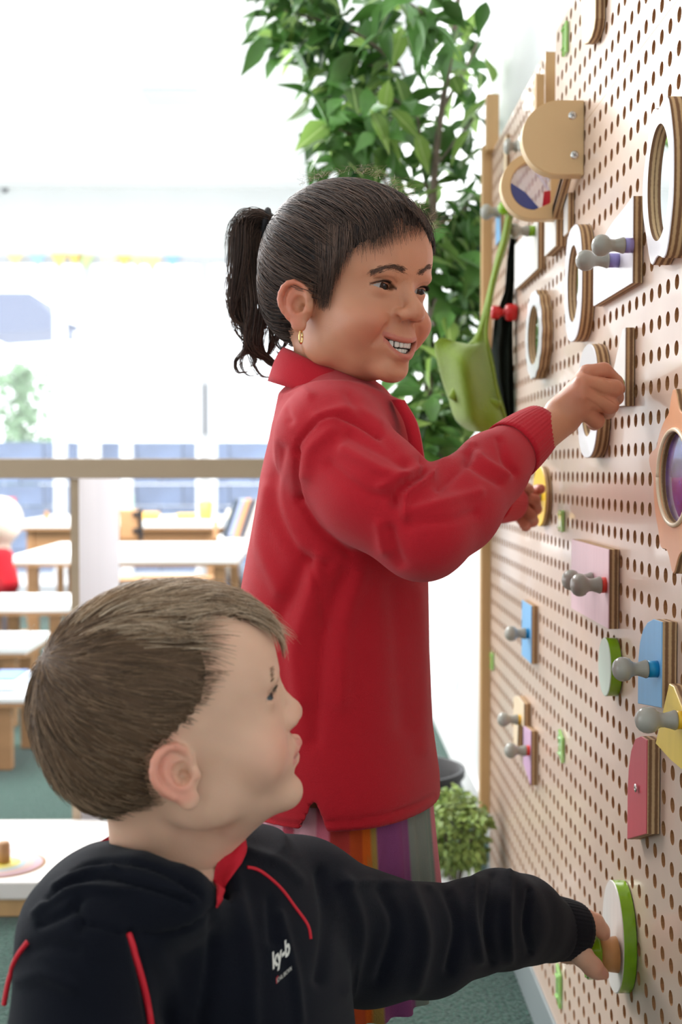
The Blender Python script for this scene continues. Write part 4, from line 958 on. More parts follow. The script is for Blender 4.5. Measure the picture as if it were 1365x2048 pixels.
def pull(scalp, n, m, seed, off=(5.5, 9.0)):
    r = np.random.default_rng(seed); P = scalp.roots(n, seed); U0 = P-scalp.c; U0 /= np.linalg.norm(U0, axis=1, keepdims=True)
    out = np.zeros((n, m, 3)); o = r.uniform(off[0], off[1], n); sw = r.normal(size=n)*0.05; dev = r.normal(size=(n, 3))
    tt = np.tile(tu, (n, 1))+r.normal(size=(n, 3))*0.035; tt /= np.linalg.norm(tt, axis=1, keepdims=True)
    for k, t in enumerate(np.linspace(0, 1, m)):
        U = slerp(U0, tt, t); U = U+np.cross(U0, tt)*(sw*math.sin(math.pi*t))[:, None]+dev*0.006*math.sin(9*t); U /= np.linalg.norm(U, axis=1, keepdims=True)
        R_ = scalp.rad(U); out[:, k] = scalp.c+U*(R_+0.5+(o)*min(1, t*5+0.25))[:, None]
    return out
cg = pull(SG, 5200, 13, 5)
strands('hair', xf(GIRL_H, cg.reshape(-1, 3)).reshape(cg.shape), 0.00034, girl, M_hairG, origin=GO)
# ponytail: locks from the tie, falling and curling
TW = np.array(xf(GIRL_H, [TIE])[0]); guides = []
pt_px = [[(547, 440), (520, 430), (492, 450), (490, 520), (488, 590), (500, 640), (520, 690), (545, 730), (560, 715)],
         [(547, 445), (515, 432), (482, 460), (478, 540), (472, 600), (482, 640), (505, 665), (495, 700), (472, 720), (476, 745), (500, 742)],
         [(547, 450), (522, 445), (505, 480), (505, 560), (512, 620), (505, 670), (510, 700), (540, 720), (560, 740), (565, 715), (550, 700)],
         [(547, 455), (530, 450), (522, 490), (525, 560), (530, 620), (520, 680), (535, 725), (560, 735)],
         [(547, 440), (510, 430), (484, 446), (480, 500), (474, 560), (464, 620), (470, 640), (492, 655)],
         [(550, 455), (535, 470), (532, 530), (540, 600), (548, 640), (545, 690), (530, 715), (515, 700)],
         [(547, 445), (512, 438), (496, 470), (494, 540), (486, 600), (492, 650), (500, 700), (512, 722), (498, 735)],
         [(552, 450), (540, 480), (545, 560), (560, 620), (575, 660), (570, 690), (558, 700)],
         [(548, 450), (500, 470), (490, 560), (500, 640), (492, 690), (482, 730), (500, 752), (530, 742)], [(548, 455), (520, 520), (535, 600), (522, 660), (500, 700), (520, 750), (552, 750), (556, 725)], [(550, 455), (540, 540), (560, 640), (552, 680), (570, 705), (590, 700)],
         [(547, 442), (500, 436), (466, 452), (452, 480), (448, 520)], [(548, 450), (500, 540), (478, 610), (468, 650), (486, 680), (512, 676)]]
r = np.random.default_rng(3); allp = []
for gi, g in enumerate(pt_px):
    nst = (260 if gi in (0, 2, 4, 6) else 170) if gi < 8 else (40 if gi != 11 else 8)
    Yg = TW[1]+r.normal()*0.008
    base = catmull([P3(*p, Yg) for p in g], 26)
    t = np.linspace(0, 1, 26); fat = (1.0 if gi < 8 else 0.45)*(0.0045+0.010*np.sin(math.pi*np.clip(t*1.25, 0, 1))**1.0)*(1-0.72*sstep(0.45, 0.95, t))
    for _ in range(nst):
        d = r.normal(size=3); d /= np.linalg.norm(d); ph = r.random()*6.28; rr = r.random()**0.5
        e = np.stack([np.cos(ph+t*5)*0.0012, np.sin(ph+t*4)*0.0012, np.zeros(26)], 1)
        L_ = r.uniform(0.72, 1.0); tl = t*L_; b = np.stack([np.interp(tl, t, base[:, q]) for q in range(3)], 1); fa = np.interp(tl, t, fat)
        allp.append(b+d*(fa*rr)[:, None]*np.array([1, 1.3, 0.8])+e)
strands('ponytail', allp, 0.00030, girl, M_hairG, origin=GO)
link('hair_tie', tube_me('hair_tie', [Vector(TW-GO)+Vector((0.006*math.sin(a)*0.4-0.008, 0.015*math.cos(a), 0.016*math.sin(a))) for a in np.linspace(0, 2*math.pi, 25)], 0.0035, 8), mat('black_elastic', srgb(25, 22, 26), 0.7), girl)
# fringe, flyaways, brows, lashes
fr = []
for k in range(420):
    t = r.random(); a0 = Vector((lambda p: p)(P3(700+150*t, 452-10*t+r.normal()*4, 1.20)))
    s0 = np.array(catmull([(690, 440), (740, 415), (800, 405), (850, 430)], 50)[int(t*49)]); e0 = np.array(catmull([(700, 500), (742, 500), (775, 486), (805, 476), (835, 462), (860, 476)], 50)[int(t*49)])
    mid = (s0+e0)/2+np.array([14, -6]); pts = bezier([s0+r.normal(size=2)*5, mid+r.normal(size=2)*6, e0+r.normal(size=2)*np.array([10, 9])], 9)
    fr.append(pts)
for k in range(420):
    t = r.random(); s0 = catmull([(640, 470), (670, 450), (705, 445)], 30)[int(t*29)]+r.normal(size=2)*6; e0 = catmull([(630, 590), (652, 618), (664, 585), (682, 545), (706, 505)], 30)[int(t*29)]+r.normal(size=2)*5
    fr.append(bezier([s0, (s0+e0)/2+np.array([6, 0])+r.normal(size=2)*4, e0], 9))
bG = BVHTree.FromPolygons([tuple(v) for v in HG], [tuple(f) for f in FG])
def drape(pxp, bvh, off, dflt):
    out = []; last = None
    for p in pxp:
        h = bvh.ray_cast(Vector((0, 0, CAMZ)), ray(*p).normalized())
        if h[0] is not None: last = h[0]; out.append(tuple(h[0]+h[1]*off)); 
        else:
            Y_ = last.y if last is not None else dflt; out.append(P3(*p, Y_))
    return np.array(out)
frc = [drape(p, bG, 0.0025+0.003*r.random(), 1.2) for p in fr]
strands('fringe', frc, 0.00026, girl, M_hairG, origin=GO)
fly = []
for k in range(150):
    a = r.uniform(0, 1); s0 = catmull([(600, 372), (660, 350), (740, 350), (800, 385), (850, 430), (866, 470)], 60)[int(a*59)]
    fly.append([P3(*(s0+q*np.array([r.normal()*14+9, -r.uniform(4, 16)])+r.normal(size=2)*2), 1.26+q*0.01) for q in (0, 0.5, 1.0, 1.5)])
fly = [catmull(f_, 9) for f_ in fly]
strands('stray_hair', fly, 0.00016, girl, hair_mat('light_stray_hair', srgb(110, 90, 70), srgb(200, 180, 140), 0.4), origin=GO)
br = []
for pth, ww in (([(740, 547), (759, 540), (779, 534), (797, 536), (813, 545)], 5.2), ([(840, 546), (848, 540), (858, 534), (864, 532)], 4.2)):
    c_ = catmull(pth, 60)
    for k in range(260):
        q = r.integers(0, 52); p0 = c_[q]+r.normal(size=2)*ww*0.55; d = (c_[q+7]-c_[q])*0.9*(-1 if True else 1); d = -d if pth[0][0] < 800 else d
        br.append(drape([p0, p0+d*0.5+np.array([0, -0.8]), p0+d+np.array([0, -0.6])], bG, 0.0005, 1.2))
strands('eyebrow', br, 0.00020, girl, mat('eyebrow_hair', srgb(92, 64, 50), 0.6), origin=GO)
for s in (1, -1):
    la = []
    for q in np.linspace(-11.5, 11.5, 46):
        w = max(0, 1-(q/13)**2); b0 = np.array([61+12.6-abs(q)**2*0.045, 26*s+q, 18+0.08*s*q+4.6*w]); 
        la.append(xf(GIRL_H, [b0, b0+[2.2, q*0.06, 0.2], b0+[4.2, q*0.16, 1.6]]))
    strands('eyelashes', la, 0.00022, girl, mat('lash_hair', srgb(20, 14, 12), 0.5), origin=GO)
# ================================================================ the boy
boy = thing('person', 'boy with short light brown hair in navy hoodie, looking up and turning the green disc', 'person', (-0.10, 0.955, 0.0))
BO = np.array([-0.10, 0.955, 0.0]); BR = math.radians(-40)
fh = Field((-0.29, 0.74, 0.26), (0.30, 1.36, 0.60), 0.003)
bz = [0.26, 0.36, 0.44, 0.50, 0.545]
loft(fh, bz, [-0.075, -0.078, -0.082, -0.088, -0.095], [0.965]*5, [0.098, 0.096, 0.092, 0.080, 0.055], [0.128, 0.124, 0.120, 0.108, 0.07], BR)
bR = P3(182, 1895, 0.865); bL = P3(600, 1800, 1.040)
NB = (-0.108, 0.958, 0.535)
fh.cap(NB, bR, 0.042, 0.047, 0.03); fh.cap(NB, bL, 0.042, 0.046, 0.03)
elBR = P3(150, 2160, 0.83); fh.chain([bR, elBR, P3(420, 2240, 0.80)], [0.049, 0.048, 0.040], 0.015)
fh.chain([bL, P3(735, 1878, 1.085), P3(850, 1880, 1.125)], [0.050, 0.0520, 0.048], 0.018)
fh.chain([P3(850, 1880, 1.125), P3(950, 1852, 1.17), P3(1000, 1838, 1.20), P3(1045, 1838, 1.225), P3(1100, 1858, 1.250)], [0.047, 0.043, 0.046, 0.041, 0.032], 0.010)
# the hood lying round the neck and down the back
C0 = np.array(NB)
hood = [P3(482, 1722, 0.99), P3(462, 1770, 0.945), P3(432, 1828, 0.905), P3(350, 1800, 0.868), P3(280, 1792, 0.872), P3(225, 1786, 0.90), P3(208, 1788, 0.955), P3(215, 1785, 1.02), P3(300, 1760, 1.06), P3(420, 1730, 1.05)]
fh.chain(hood[:8], [0.010, 0.012, 0.016, 0.024, 0.027, 0.028, 0.028, 0.026], 0.012)
fh.chain(hood[7:], [0.026, 0.022, 0.016], 0.012)
fh.ell(P3(178, 1822, 0.915), (0.045, 0.05, 0.034), 0.03); fh.ell(P3(250, 1825, 0.88), (0.06, 0.035, 0.030), 0.02)
fh.cap(P3(335, 1700, 0.955), (-0.115, 0.955, 0.50), 0.037, 0.034, 0.006, '-')
fh.cap(P3(405, 1630, 0.902), P3(430, 1808, 0.903), 0.050, 0.010, 0.004, '-')
fh.cap(P3(300, 1650, 0.93), P3(380, 1700, 0.90), 0.030, 0.026, 0.006, '-')
VH, FH = fh.mesh(); VH = laplace(VH, FH, 2, 0.5); VH = wobble(VH, FH, 0.0012, 24, 8)
VH = folds(VH, FH, [
    ([(145, 1745), (180, 1728), (250, 1722), (330, 1745), (400, 1790)], 5, -4.0), ([(95, 1800), (140, 1768), (200, 1752), (290, 1772), (380, 1805)], 6, -4.5), ([(110, 1775), (160, 1748), (230, 1738)], 8, 4), ([(70, 1830), (110, 1795), (165, 1778), (240, 1780)], 8, 4), ([(80, 1850), (140, 1822), (160, 1800)], 8, -4), ([(165, 1845), (200, 1855), (255, 1866), (330, 1868), (390, 1850), (432, 1815)], 3.5, -3), ([(150, 1810), (165, 1835), (160, 1860)], 8, -3),
    ([(262, 1870), (285, 1960), (302, 2060)], 7, -3.5), ([(320, 1900), (350, 2000), (360, 2060)], 20, 3), ([(430, 1830), (420, 1930), (400, 2048)], 12, -4), ([(470, 1760), (500, 1900), (505, 2048)], 16, 3), ([(540, 1800), (545, 1880)], 10, -3), ([(560, 1830), (590, 1950), (600, 2040)], 10, 3),
    ([(640, 1745), (655, 1850), (640, 1960)], 12, -5), ([(690, 1760), (720, 1860), (700, 1980)], 14, 4), ([(760, 1770), (790, 1850), (760, 1960)], 12, -4), ([(820, 1770), (850, 1880), (830, 1985)], 14, 4.5), ([(890, 1770), (915, 1850), (900, 1940)], 10, -5),
    ([(950, 1745), (945, 1830), (960, 1920)], 9, 4.5), ([(985, 1750), (975, 1850), (985, 1925)], 7, -4.5), ([(1020, 1745), (1015, 1840), (1020, 1925)], 9, 4.5), ([(1060, 1780), (1052, 1850), (1062, 1905)], 6, -4), ([(905, 1770), (930, 1750), (960, 1738)], 9, 3), ([(680, 1770), (760, 1765), (860, 1775)], 8, 3),
    ([(60, 1900), (100, 1890), (150, 1900)], 14, -3), ([(40, 1960), (90, 1950), (150, 1975)], 14, 3), ([(490, 1700), (560, 1725), (600, 1760)], 12, 2.5)])
link('hoodie', np_mesh('hoodie', VH-BO, FH), M_navy, boy)
M_navy2 = mat('navy_rib', srgb(11, 13, 23), 0.9, 0.15, bump=0.4, bscale=1200, sheen=0.05)
cuff(boy, P3(1088, 1854, 1.246), P3(1148, 1861, 1.272), 0.029, 0.0262, M_navy2, BO, 44, 0.0025, 0.00025)
cuff(boy, P3(400, 2235, 0.80), P3(470, 2250, 0.795), 0.038, 0.030, M_navy2, BO, 44, 0.0025)
bH = BVHTree.FromPolygons([tuple(v) for v in VH], [tuple(f) for f in FH])
M_pipe = mat('red_piping', srgb(206, 26, 44), 0.6); M_lining = mat('red_lining_jersey', srgb(206, 22, 44), 0.75, bump=0.3, bscale=1400)
def piping(pxs, rad, n=40):
    p = drape(catmull(pxs, n), bH, rad*0.35, 0.95); d = p.copy()
    for _ in range(3): d[1:-1] = (d[:-2]+2*d[1:-1]+d[2:])/4
    link('piping', tube_me('piping', [tuple(q-BO) for q in d], rad, 8), M_pipe, boy)
piping([(257, 1866), (270, 1910), (288, 1975), (303, 2060)], 0.0024)
piping([(494, 1735), (520, 1742), (560, 1775), (590, 1815), (615, 1850), (621, 1878)], 0.0013)
piping([(56, 1884), (35, 1915), (18, 1960), (8, 2010)], 0.0018)
# the lining shows at the hood's front edge and at the nape
def sheet(name, rows, m, parent, O):
    R_ = np.array(rows); k, n, _ = R_.shape; V = np.concatenate([R_.reshape(-1, 3), R_.reshape(-1, 3)+np.array([0.0006, 0.0018, 0])]); F = []
    for i in range(k-1):
        for j in range(n-1):
            a = i*n+j; F += [(a, a+1, a+n+1, a+n), (k*n+a, k*n+a+n, k*n+a+n+1, k*n+a+1)]
    bd = [(i*n, (i+1)*n) for i in range(k-1)]+[(i*n+n-1, (i+1)*n+n-1) for i in range(k-1)]+[(j, j+1) for j in range(n-1)]+[((k-1)*n+j, (k-1)*n+j+1) for j in range(n-1)]
    F += [(a, b, b+k*n, a+k*n) for a, b in bd]
    return link(name, np_mesh(name, V-O, np.array(F)), m, parent)
L1 = catmull([(426, 1806), (428, 1760), (440, 1722), (470, 1680), (482, 1660)], 14); L2 = catmull([(428, 1810), (455, 1778), (482, 1728), (493, 1700), (489, 1672)], 14)
rows = []
for k in range(7):
    t = k/6; bulge = math.sin(math.pi*t)*0.004
    row = []
    for i, (a, b) in enumerate(zip(L1, L2)):
        q = a*(1-t)+b*t; p = np.array(P3(*q, 0.905+0.034*(i/13)+0.006*(1-t)-bulge)); h = bH.ray_cast(Vector((0, 0, CAMZ)), ray(*q).normalized())
        if h[0] is not None and h[0].y < p[1]+0.002: p = np.array(h[0]+h[1]*0.003)
        row.append(p)
    rows.append(row)
sheet('hood_lining', rows, M_lining, boy, BO)
nb = [(196, 1690), (206, 1681), (228, 1664), (233, 1672), (232, 1700)]; 
t1 = catmull([(200, 1683), (214, 1675), (230, 1664)], 6); t2 = catmull([(196, 1705), (215, 1708), (236, 1706)], 6)
sheet('hood_lining', [[P3(*(a*(1-q)+b*q), 0.945-0.006*q) for a, b in zip(t1, t2)] for q in np.linspace(0, 1, 4)], M_lining, boy, BO)
# chest print: the letters and small line the photograph shows
M_print = mat('white_flock_print', srgb(226, 222, 212), 0.7); M_printr = mat('red_flock_print', srgb(200, 40, 50), 0.7)
def text_on(name, body, px0, px1, hpx, m, skew=0.0, bold=0.0):
    cu = bpy.data.curves.new(name, 'FONT'); cu.body = body; cu.extrude = 0.0; cu.offset = bold; cu.size = 1.0
    o = bpy.data.objects.new(name, cu); COL.objects.link(o); dg = bpy.context.evaluated_depsgraph_get(); me = bpy.data.meshes.new_from_object(o.evaluated_get(dg)); bpy.data.objects.remove(o)
    bm = bmesh.new(); bm.from_mesh(me); bmesh.ops.triangulate(bm, faces=bm.faces)
    for _ in range(2): bmesh.ops.subdivide_edges(bm, edges=[e for e in bm.edges if e.calc_length() > 0.12], cuts=1)
    bmesh.ops.triangulate(bm, faces=bm.faces)
    xs_ = [v.co.x for v in bm.verts]; x0, x1 = min(xs_), max(xs_)
    a = np.array(px0, float); b = np.array(px1, float); up = np.array([-0.04, -1.0])
    for v in bm.verts:
        t = (v.co.x-x0)/(x1-x0); p = a+(b-a)*t+up*v.co.y*hpx
        h = bH.ray_cast(Vector((0, 0, CAMZ)), ray(*p).normalized())
        q = (h[0]+h[1]*0.0007) if h[0] is not None else Vector(P3(*p, 0.95)); v.co = q-Vector(BO)
    me2 = bpy.data.meshes.new(name); bm.to_mesh(me2); bm.free(); return link(name, me2, m, boy)
text_on('print_letters', 'ky-b', (545, 1938), (580, 1906), 46, M_print, bold=0.035)
text_on('print_line', 'SCARL BROWN', (553, 1966), (583, 1940), 12, M_print)
text_on('print_mark', 'r', (552, 1968), (556, 1962), 26, M_printr)
# ---- body
fc1 = Field((0.20, 1.18, 0.33), (0.335, 1.33, 0.50), 0.0015)
gx, gy, gz_ = GRIP
w_ = P3(1150, 1868, 1.272)
fc1.cap(P3(1100, 1858, 1.25), w_, 0.024, 0.021)
palm = P3(1148, 1864, 1.276)
mcb = [P3(1170, 1836, 1.283), P3(1166, 1844, 1.304), P3(1158, 1860, 1.318)]
pib = [P3(1192, 1844, 1.283), P3(1194, 1846, 1.312), P3(1188, 1866, 1.330)]
dib = [P3(1204, 1860, 1.286), P3(1206, 1862, 1.318), P3(1196, 1890, 1.334)]
tib = [P3(1208, 1868, 1.290), P3(1208, 1880, 1.322), P3(1196, 1906, 1.336)]
for m_, p_, d_, t_, r_ in zip(mcb, pib, dib, tib, (0.0088, 0.0086, 0.0082)):
    fc1.cap(palm, m_, 0.0175, 0.0100, 0.005); fc1.chain([m_, p_, d_, t_], [r_*1.1, r_, r_*0.9, r_*0.8], 0.002)
# thumb in front, its tip against the stem
th = [P3(1146, 1884, 1.262), P3(1164, 1910, 1.250), P3(1186, 1934, 1.250), P3(1203, 1949, 1.256)]
fc1.chain(th, [0.0150, 0.0104, 0.0094, 0.0080], 0.005)
fc1.chain([P3(1152, 1895, 1.285), P3(1135, 1918, 1.300), P3(1132, 1932, 1.312)], [0.012, 0.0088, 0.0075], 0.004)
Vc1, Fc1 = fc1.mesh(); Vc1 = laplace(Vc1, Fc1, 2, 0.4)
Vc1 = folds(Vc1, Fc1, [([(1176, 1908), (1186, 1900)], 2.5, -0.5), ([(1197, 1933), (1205, 1928)], 2.5, -0.4)])
ccol = handcol(Vc1, BASE_B, srgb(214, 130, 110), tib+[th[3], th[2]]+mcb)
nailc = np.array(P3(1208, 1942, 1.249)); w = np.exp(-(np.linalg.norm((Vc1-nailc)/np.array([0.0038, 0.006, 0.0045]), axis=1))**4)*0.5; ccol = ccol*(1-w[:, None])+np.array(srgb(226, 170, 160)[:3])*w[:, None]
fc3 = Field((-0.34, 0.72, 0.0), (0.34, 1.34, 0.58), 0.007)
loft(fc3, bz, [-0.075, -0.078, -0.082, -0.088, -0.095], [0.965]*5, [0.082, 0.080, 0.076, 0.066, 0.045], [0.11, 0.106, 0.10, 0.09, 0.05], BR, z0=0.24)
fc3.chain([NB, bR, elBR, P3(420, 2240, 0.80)], [0.036, 0.036, 0.030, 0.022], 0.02); fc3.chain([NB, bL, P3(850, 1880, 1.125), P3(1100, 1858, 1.25)], [0.034, 0.034, 0.030, 0.024], 0.02)
fc3.ell(P3(500, 2260, 0.795), (0.035, 0.022, 0.02), 0.01)
Vc3, Fc3 = fc3.mesh()
HB = xf(BOY_H, VB_)
Vb, Fb, Cb = join_body([(HB, FB_, CB), (Vc1, Fc1, ccol), (Vc3, Fc3, None)], BASE_B)
link('body', np_mesh('body', Vb-BO, Fb, Cb), M_skin, boy)
# trousers and shoes, kneeling below the frame
ft = Field((-0.42, 0.75, 0.0), (0.14, 1.25, 0.34), 0.007)
lat = np.array([math.sin(-BR), math.cos(BR)])
for s in (1, -1):
    hx, hy = -0.085+0.055*s*lat[0]*1.0, 0.965+0.055*s*lat[1]
    ft.chain([(hx, hy, 0.27), (hx+0.05, hy-0.035, 0.055)], [0.070, 0.050], 0.02); ft.chain([(hx+0.05, hy-0.035, 0.052), (hx-0.14, hy+0.10, 0.048)], [0.046, 0.034], 0.015)
    ft.ell((hx-0.155, hy+0.115, 0.045), (0.045, 0.032, 0.042), 0.01)
Vt, Ft = ft.mesh(); link('trousers', np_mesh('trousers', Vt-BO, Ft), mat('dark_trousers', srgb(40, 44, 56), 0.8), boy)
for s in (1, -1): eyeball(boy, BOY_H, (61, 26*s, 18), (1, -0.30, 0.12), srgb(70, 84, 92), 'eye')
# ---- hair, combed forward from the crown
SCV, SCF = skull_cap(0, 0)
hb = px_line(BOY_H, SCV, SCF, [(540, 1262), (500, 1245), (450, 1238), (405, 1243), (385, 1270), (405, 1300), (415, 1345), (411, 1400), (390, 1435), (367, 1452), (340, 1478), (312, 1500), (292, 1540)])
print('boy hairline', [(round(a, 2), round(z)) for a, z in hb])
hb2 = sorted(hb); az = [0.0]+[a for a, z in hb2]; zz = [hb2[0][1]-2]+[z for a, z in hb2]
az += [az[-1]+0.12, 2.1, 2.5, math.pi]; zz += [-22, -44, -52, -54]
SB = Scalp(BOY_H, 0, (az, zz)); SB.cap('hair_base', 4.0, boy, BO, M_capB)
W0 = np.array([-66, -12, 84.]); W0 = (W0-SB.c)/np.linalg.norm(W0-SB.c)
def comb(scalp, n, m, seed, lmin, lmax, lift, cond=None, flip=0.0):
    r = np.random.default_rng(seed); P = scalp.roots(n, seed, cond); U0 = P-scalp.c; U0 /= np.linalg.norm(U0, axis=1, keepdims=True)
    T = U0*(U0@W0)[:, None]-W0; T /= np.maximum(np.linalg.norm(T, axis=1, keepdims=True), 1e-6)
    sw = np.cross(U0, T); clump = np.sin(U0[:, 1]*24+U0[:, 0]*9)+np.sin(U0[:, 2]*19-U0[:, 1]*13); fwd = np.clip(U0[:, 2], 0, 1)
    T = T+sw*(clump*0.13+r.normal(size=n)*0.07-0.25*(1-fwd)*np.sign(U0[:, 1]))[:, None]; T /= np.linalg.norm(T, axis=1, keepdims=True)
    L_ = r.uniform(lmin, lmax, n)*(0.65+0.5*fwd); g_ = scalp.grow(P); az_ = scalp.azi(P); L_ = L_*np.where(az_ > 0.5, 0.18+0.82*sstep(2, 22, g_), 1.0); out = np.zeros((n, m, 3)); lf = r.uniform(lift[0], lift[1], n)+0.8*clump
    for k, t in enumerate(np.linspace(0, 1, m)):
        a = (L_*t/80.0)[:, None]; U = U0*np.cos(a)+T*np.sin(a); R_ = scalp.rad(U); out[:, k] = scalp.c+U*(R_+1.0+lf*(0.25+0.9*t-0.35*t*t))[:, None]
    return out
cb = np.concatenate([comb(SB, 7800, 7, 21, 16, 34, (3.0, 8.0)), comb(SB, 500, 7, 77, 12, 24, (1.5, 6.0), cond=lambda V, g: np.linalg.norm(V-(SB.c+W0*88), axis=1) < 24)])
strands('hair', xf(BOY_H, cb.reshape(-1, 3)).reshape(cb.shape), 0.00030, boy, M_hairB, origin=BO)
M_blond = hair_mat('sun_bleached_hair', srgb(176, 144, 112), srgb(246, 224, 196), 0.4)  # blond hair, lightened further: sunlight from behind is painted into the colour
ct = comb(SB, 2600, 8, 33, 20, 38, (5.0, 9.0), cond=lambda V, g: (V[:, 2]+0.35*V[:, 0]+9*np.sin(V[:, 0]*0.31+V[:, 1]*0.5) > 88))
strands('blond_top_hair', xf(BOY_H, ct.reshape(-1, 3)).reshape(ct.shape), 0.00026, boy, M_blond, origin=BO)['label'] = 'lighter sun bleached hair on top'
r = np.random.default_rng(5); fr = []
bBV = BVHTree.FromPolygons([tuple(v) for v in HB], [tuple(f) for f in FB_])
for k in range(520):                      # thin blond hair at the temple and the fringe's tips
    t = r.random(); s0 = catmull([(350, 1215), (410, 1200), (470, 1205), (520, 1225), (545, 1250)], 60)[int(t*59)]+r.normal(size=2)*7
    d = np.array([26+14*t, 9+16*t])*r.uniform(0.5, 1.15)
    fr.append(drape([s0, s0+d*0.4+r.normal(size=2)*2, s0+d*0.75+r.normal(size=2)*2+[0, 2], s0+d+[0, 5]+r.normal(size=2)*2], bBV, 0.0012+0.003*r.random(), 0.95))
strands('fringe', fr, 0.00017, boy, M_blond, origin=BO)
fl = []
for (a, b_, c_) in [((545, 1262), (562, 1272), (580, 1268)), ((546, 1268), (560, 1280), (576, 1281)), ((548, 1275), (552, 1285), (556, 1300)), ((543, 1255), (556, 1258), (570, 1262)), ((546, 1270), (549, 1288), (550, 1297)), ((60, 1290), (52, 1288), (42, 1296)), ((70, 1250), (60, 1256), (52, 1270)), ((66, 1270), (52, 1272), (46, 1282)), ((320, 1160), (345, 1155), (372, 1160)), ((370, 1158), (400, 1152), (430, 1162)), ((420, 1160), (450, 1160), (480, 1175))]:
    for _ in range(4): fl.append([P3(*(np.array(q)+r.normal(size=2)*2.0), 0.93) for q in (a, b_, c_)])
strands('stray_hair', [catmull(f_, 7) for f_ in fl], 0.00012, boy, M_blond, origin=BO)
br = []
for k in range(40):
    p0 = np.array([541, 1362])+np.array([r.normal()*1.6, r.uniform(-26, 2)]); br.append(drape([p0, p0+[3, -3], p0+[6, -6]], bBV, 0.0006, 0.9))
strands('eyebrow', br, 0.00011, boy, M_hairB, origin=BO)
for s in (1, -1):
    la = []
    for q in np.linspace(-11, 11, 30):
        w = max(0, 1-(q/13)**2); b0 = np.array([61+12.6-abs(q)**2*0.045, 26*s+q, 18+0.08*s*q+5.0*w]); la.append(xf(BOY_H, [b0, b0+[2.5, q*0.08, 0.0], b0+[5, q*0.2, 1.4]]))
    strands('eyelashes', la, 0.00016, boy, mat('brown_lash_hair', srgb(70, 52, 40), 0.5), origin=BO)
# ---------------------------------------------------------------- plants
def leaf_mesh(name, L_, W_, curl=0.25, fold=0.3):
    V = []; F = []; n = 6; pr = [0.0, 0.62, 0.98, 0.92, 0.62, 0.28, 0.0]
    for i in range(n+1):
        t = i/n; x = t*L_; z = -curl*L_*t*t; w = pr[i]*W_/2
        V += [(x, 0, z), (x, w, z+w*fold), (x, -w, z+w*fold)]
    for i in range(n):
        a = i*3; b = a+3; F += [(a, b, b+1, a+1), (a, a+2, b+2, b)]
    me = mesh(name, V, F, True); return me
def leaf_mat(name, c1, c2, vein):
    m = mat(name, c1, 0.35, 0.5, trans=0.0); nt = m.node_tree; N = nt.nodes; L = nt.links; b = N['Principled BSDF']
    tc = N.new('ShaderNodeTexCoord'); sp = N.new('ShaderNodeSeparateXYZ'); L.new(tc.outputs['Object'], sp.inputs[0])
    ab = N.new('ShaderNodeMath'); ab.operation = 'ABSOLUTE'; L.new(sp.outputs[1], ab.inputs[0])
    oi = N.new('ShaderNodeObjectInfo'); r = N.new('ShaderNodeValToRGB'); L.new(oi.outputs['Random'], r.inputs[0]); r.color_ramp.elements[0].color = c1; r.color_ramp.elements[1].color = c2
    mr = N.new('ShaderNodeMapRange'); mr.inputs[1].default_value = 0.0; mr.inputs[2].default_value = 0.0022; L.new(ab.outputs[0], mr.inputs[0])
    mx = N.new('ShaderNodeMix'); mx.data_type = 'RGBA'; mx.inputs[6].default_value = vein; L.new(mr.outputs[0], mx.inputs[0]); L.new(r.outputs[0], mx.inputs[7]); L.new(mx.outputs[2], b.inputs['Base Color'])
    tr = N.new('ShaderNodeBsdfTranslucent'); L.new(mx.outputs[2], tr.inputs[0]); ms = N.new('ShaderNodeMixShader'); ms.inputs[0].default_value = 0.5
    L.new(b.outputs[0], ms.inputs[1]); L.new(tr.outputs[0], ms.inputs[2]); L.new(ms.outputs[0], N['Material Output'].inputs[0]); return m
M_leaf = leaf_mat('ficus_leaf', srgb(40, 76, 46), srgb(158, 194, 98), srgb(190, 214, 140))
M_bark = mat('ficus_bark', srgb(120, 106, 94), 0.8, var=0.3, vscale=30, bump=0.6, bscale=60)
M_pot = mat('black_plastic_pot', srgb(30, 30, 32), 0.4)
tree = thing('artificial_ficus', 'tall artificial ficus tree in a black pot behind the girl in red', 'tree', (0.165, 2.62, 0))
TO = Vector((0.165, 2.62, 0)); rt = random.Random(5)
def tw(px, py, Y): return WY(px, py, Y)-TO
tr_pts = [Vector((0, 0, 0.18)), tw(812, 1500, 2.62), tw(835, 1200, 2.62), tw(850, 950, 2.64), tw(856, 800, 2.64), tw(862, 640, 2.64), tw(866, 480, 2.62), tw(870, 340, 2.6), tw(884, 220, 2.6), tw(905, 90, 2.6), tw(925, -60, 2.6)]
link('trunk', tube_me('trunk', [Vector(p) for p in catmull([tuple(q) for q in tr_pts], 34)], list(np.linspace(0.013, 0.005, 34)), 9), M_bark, tree)
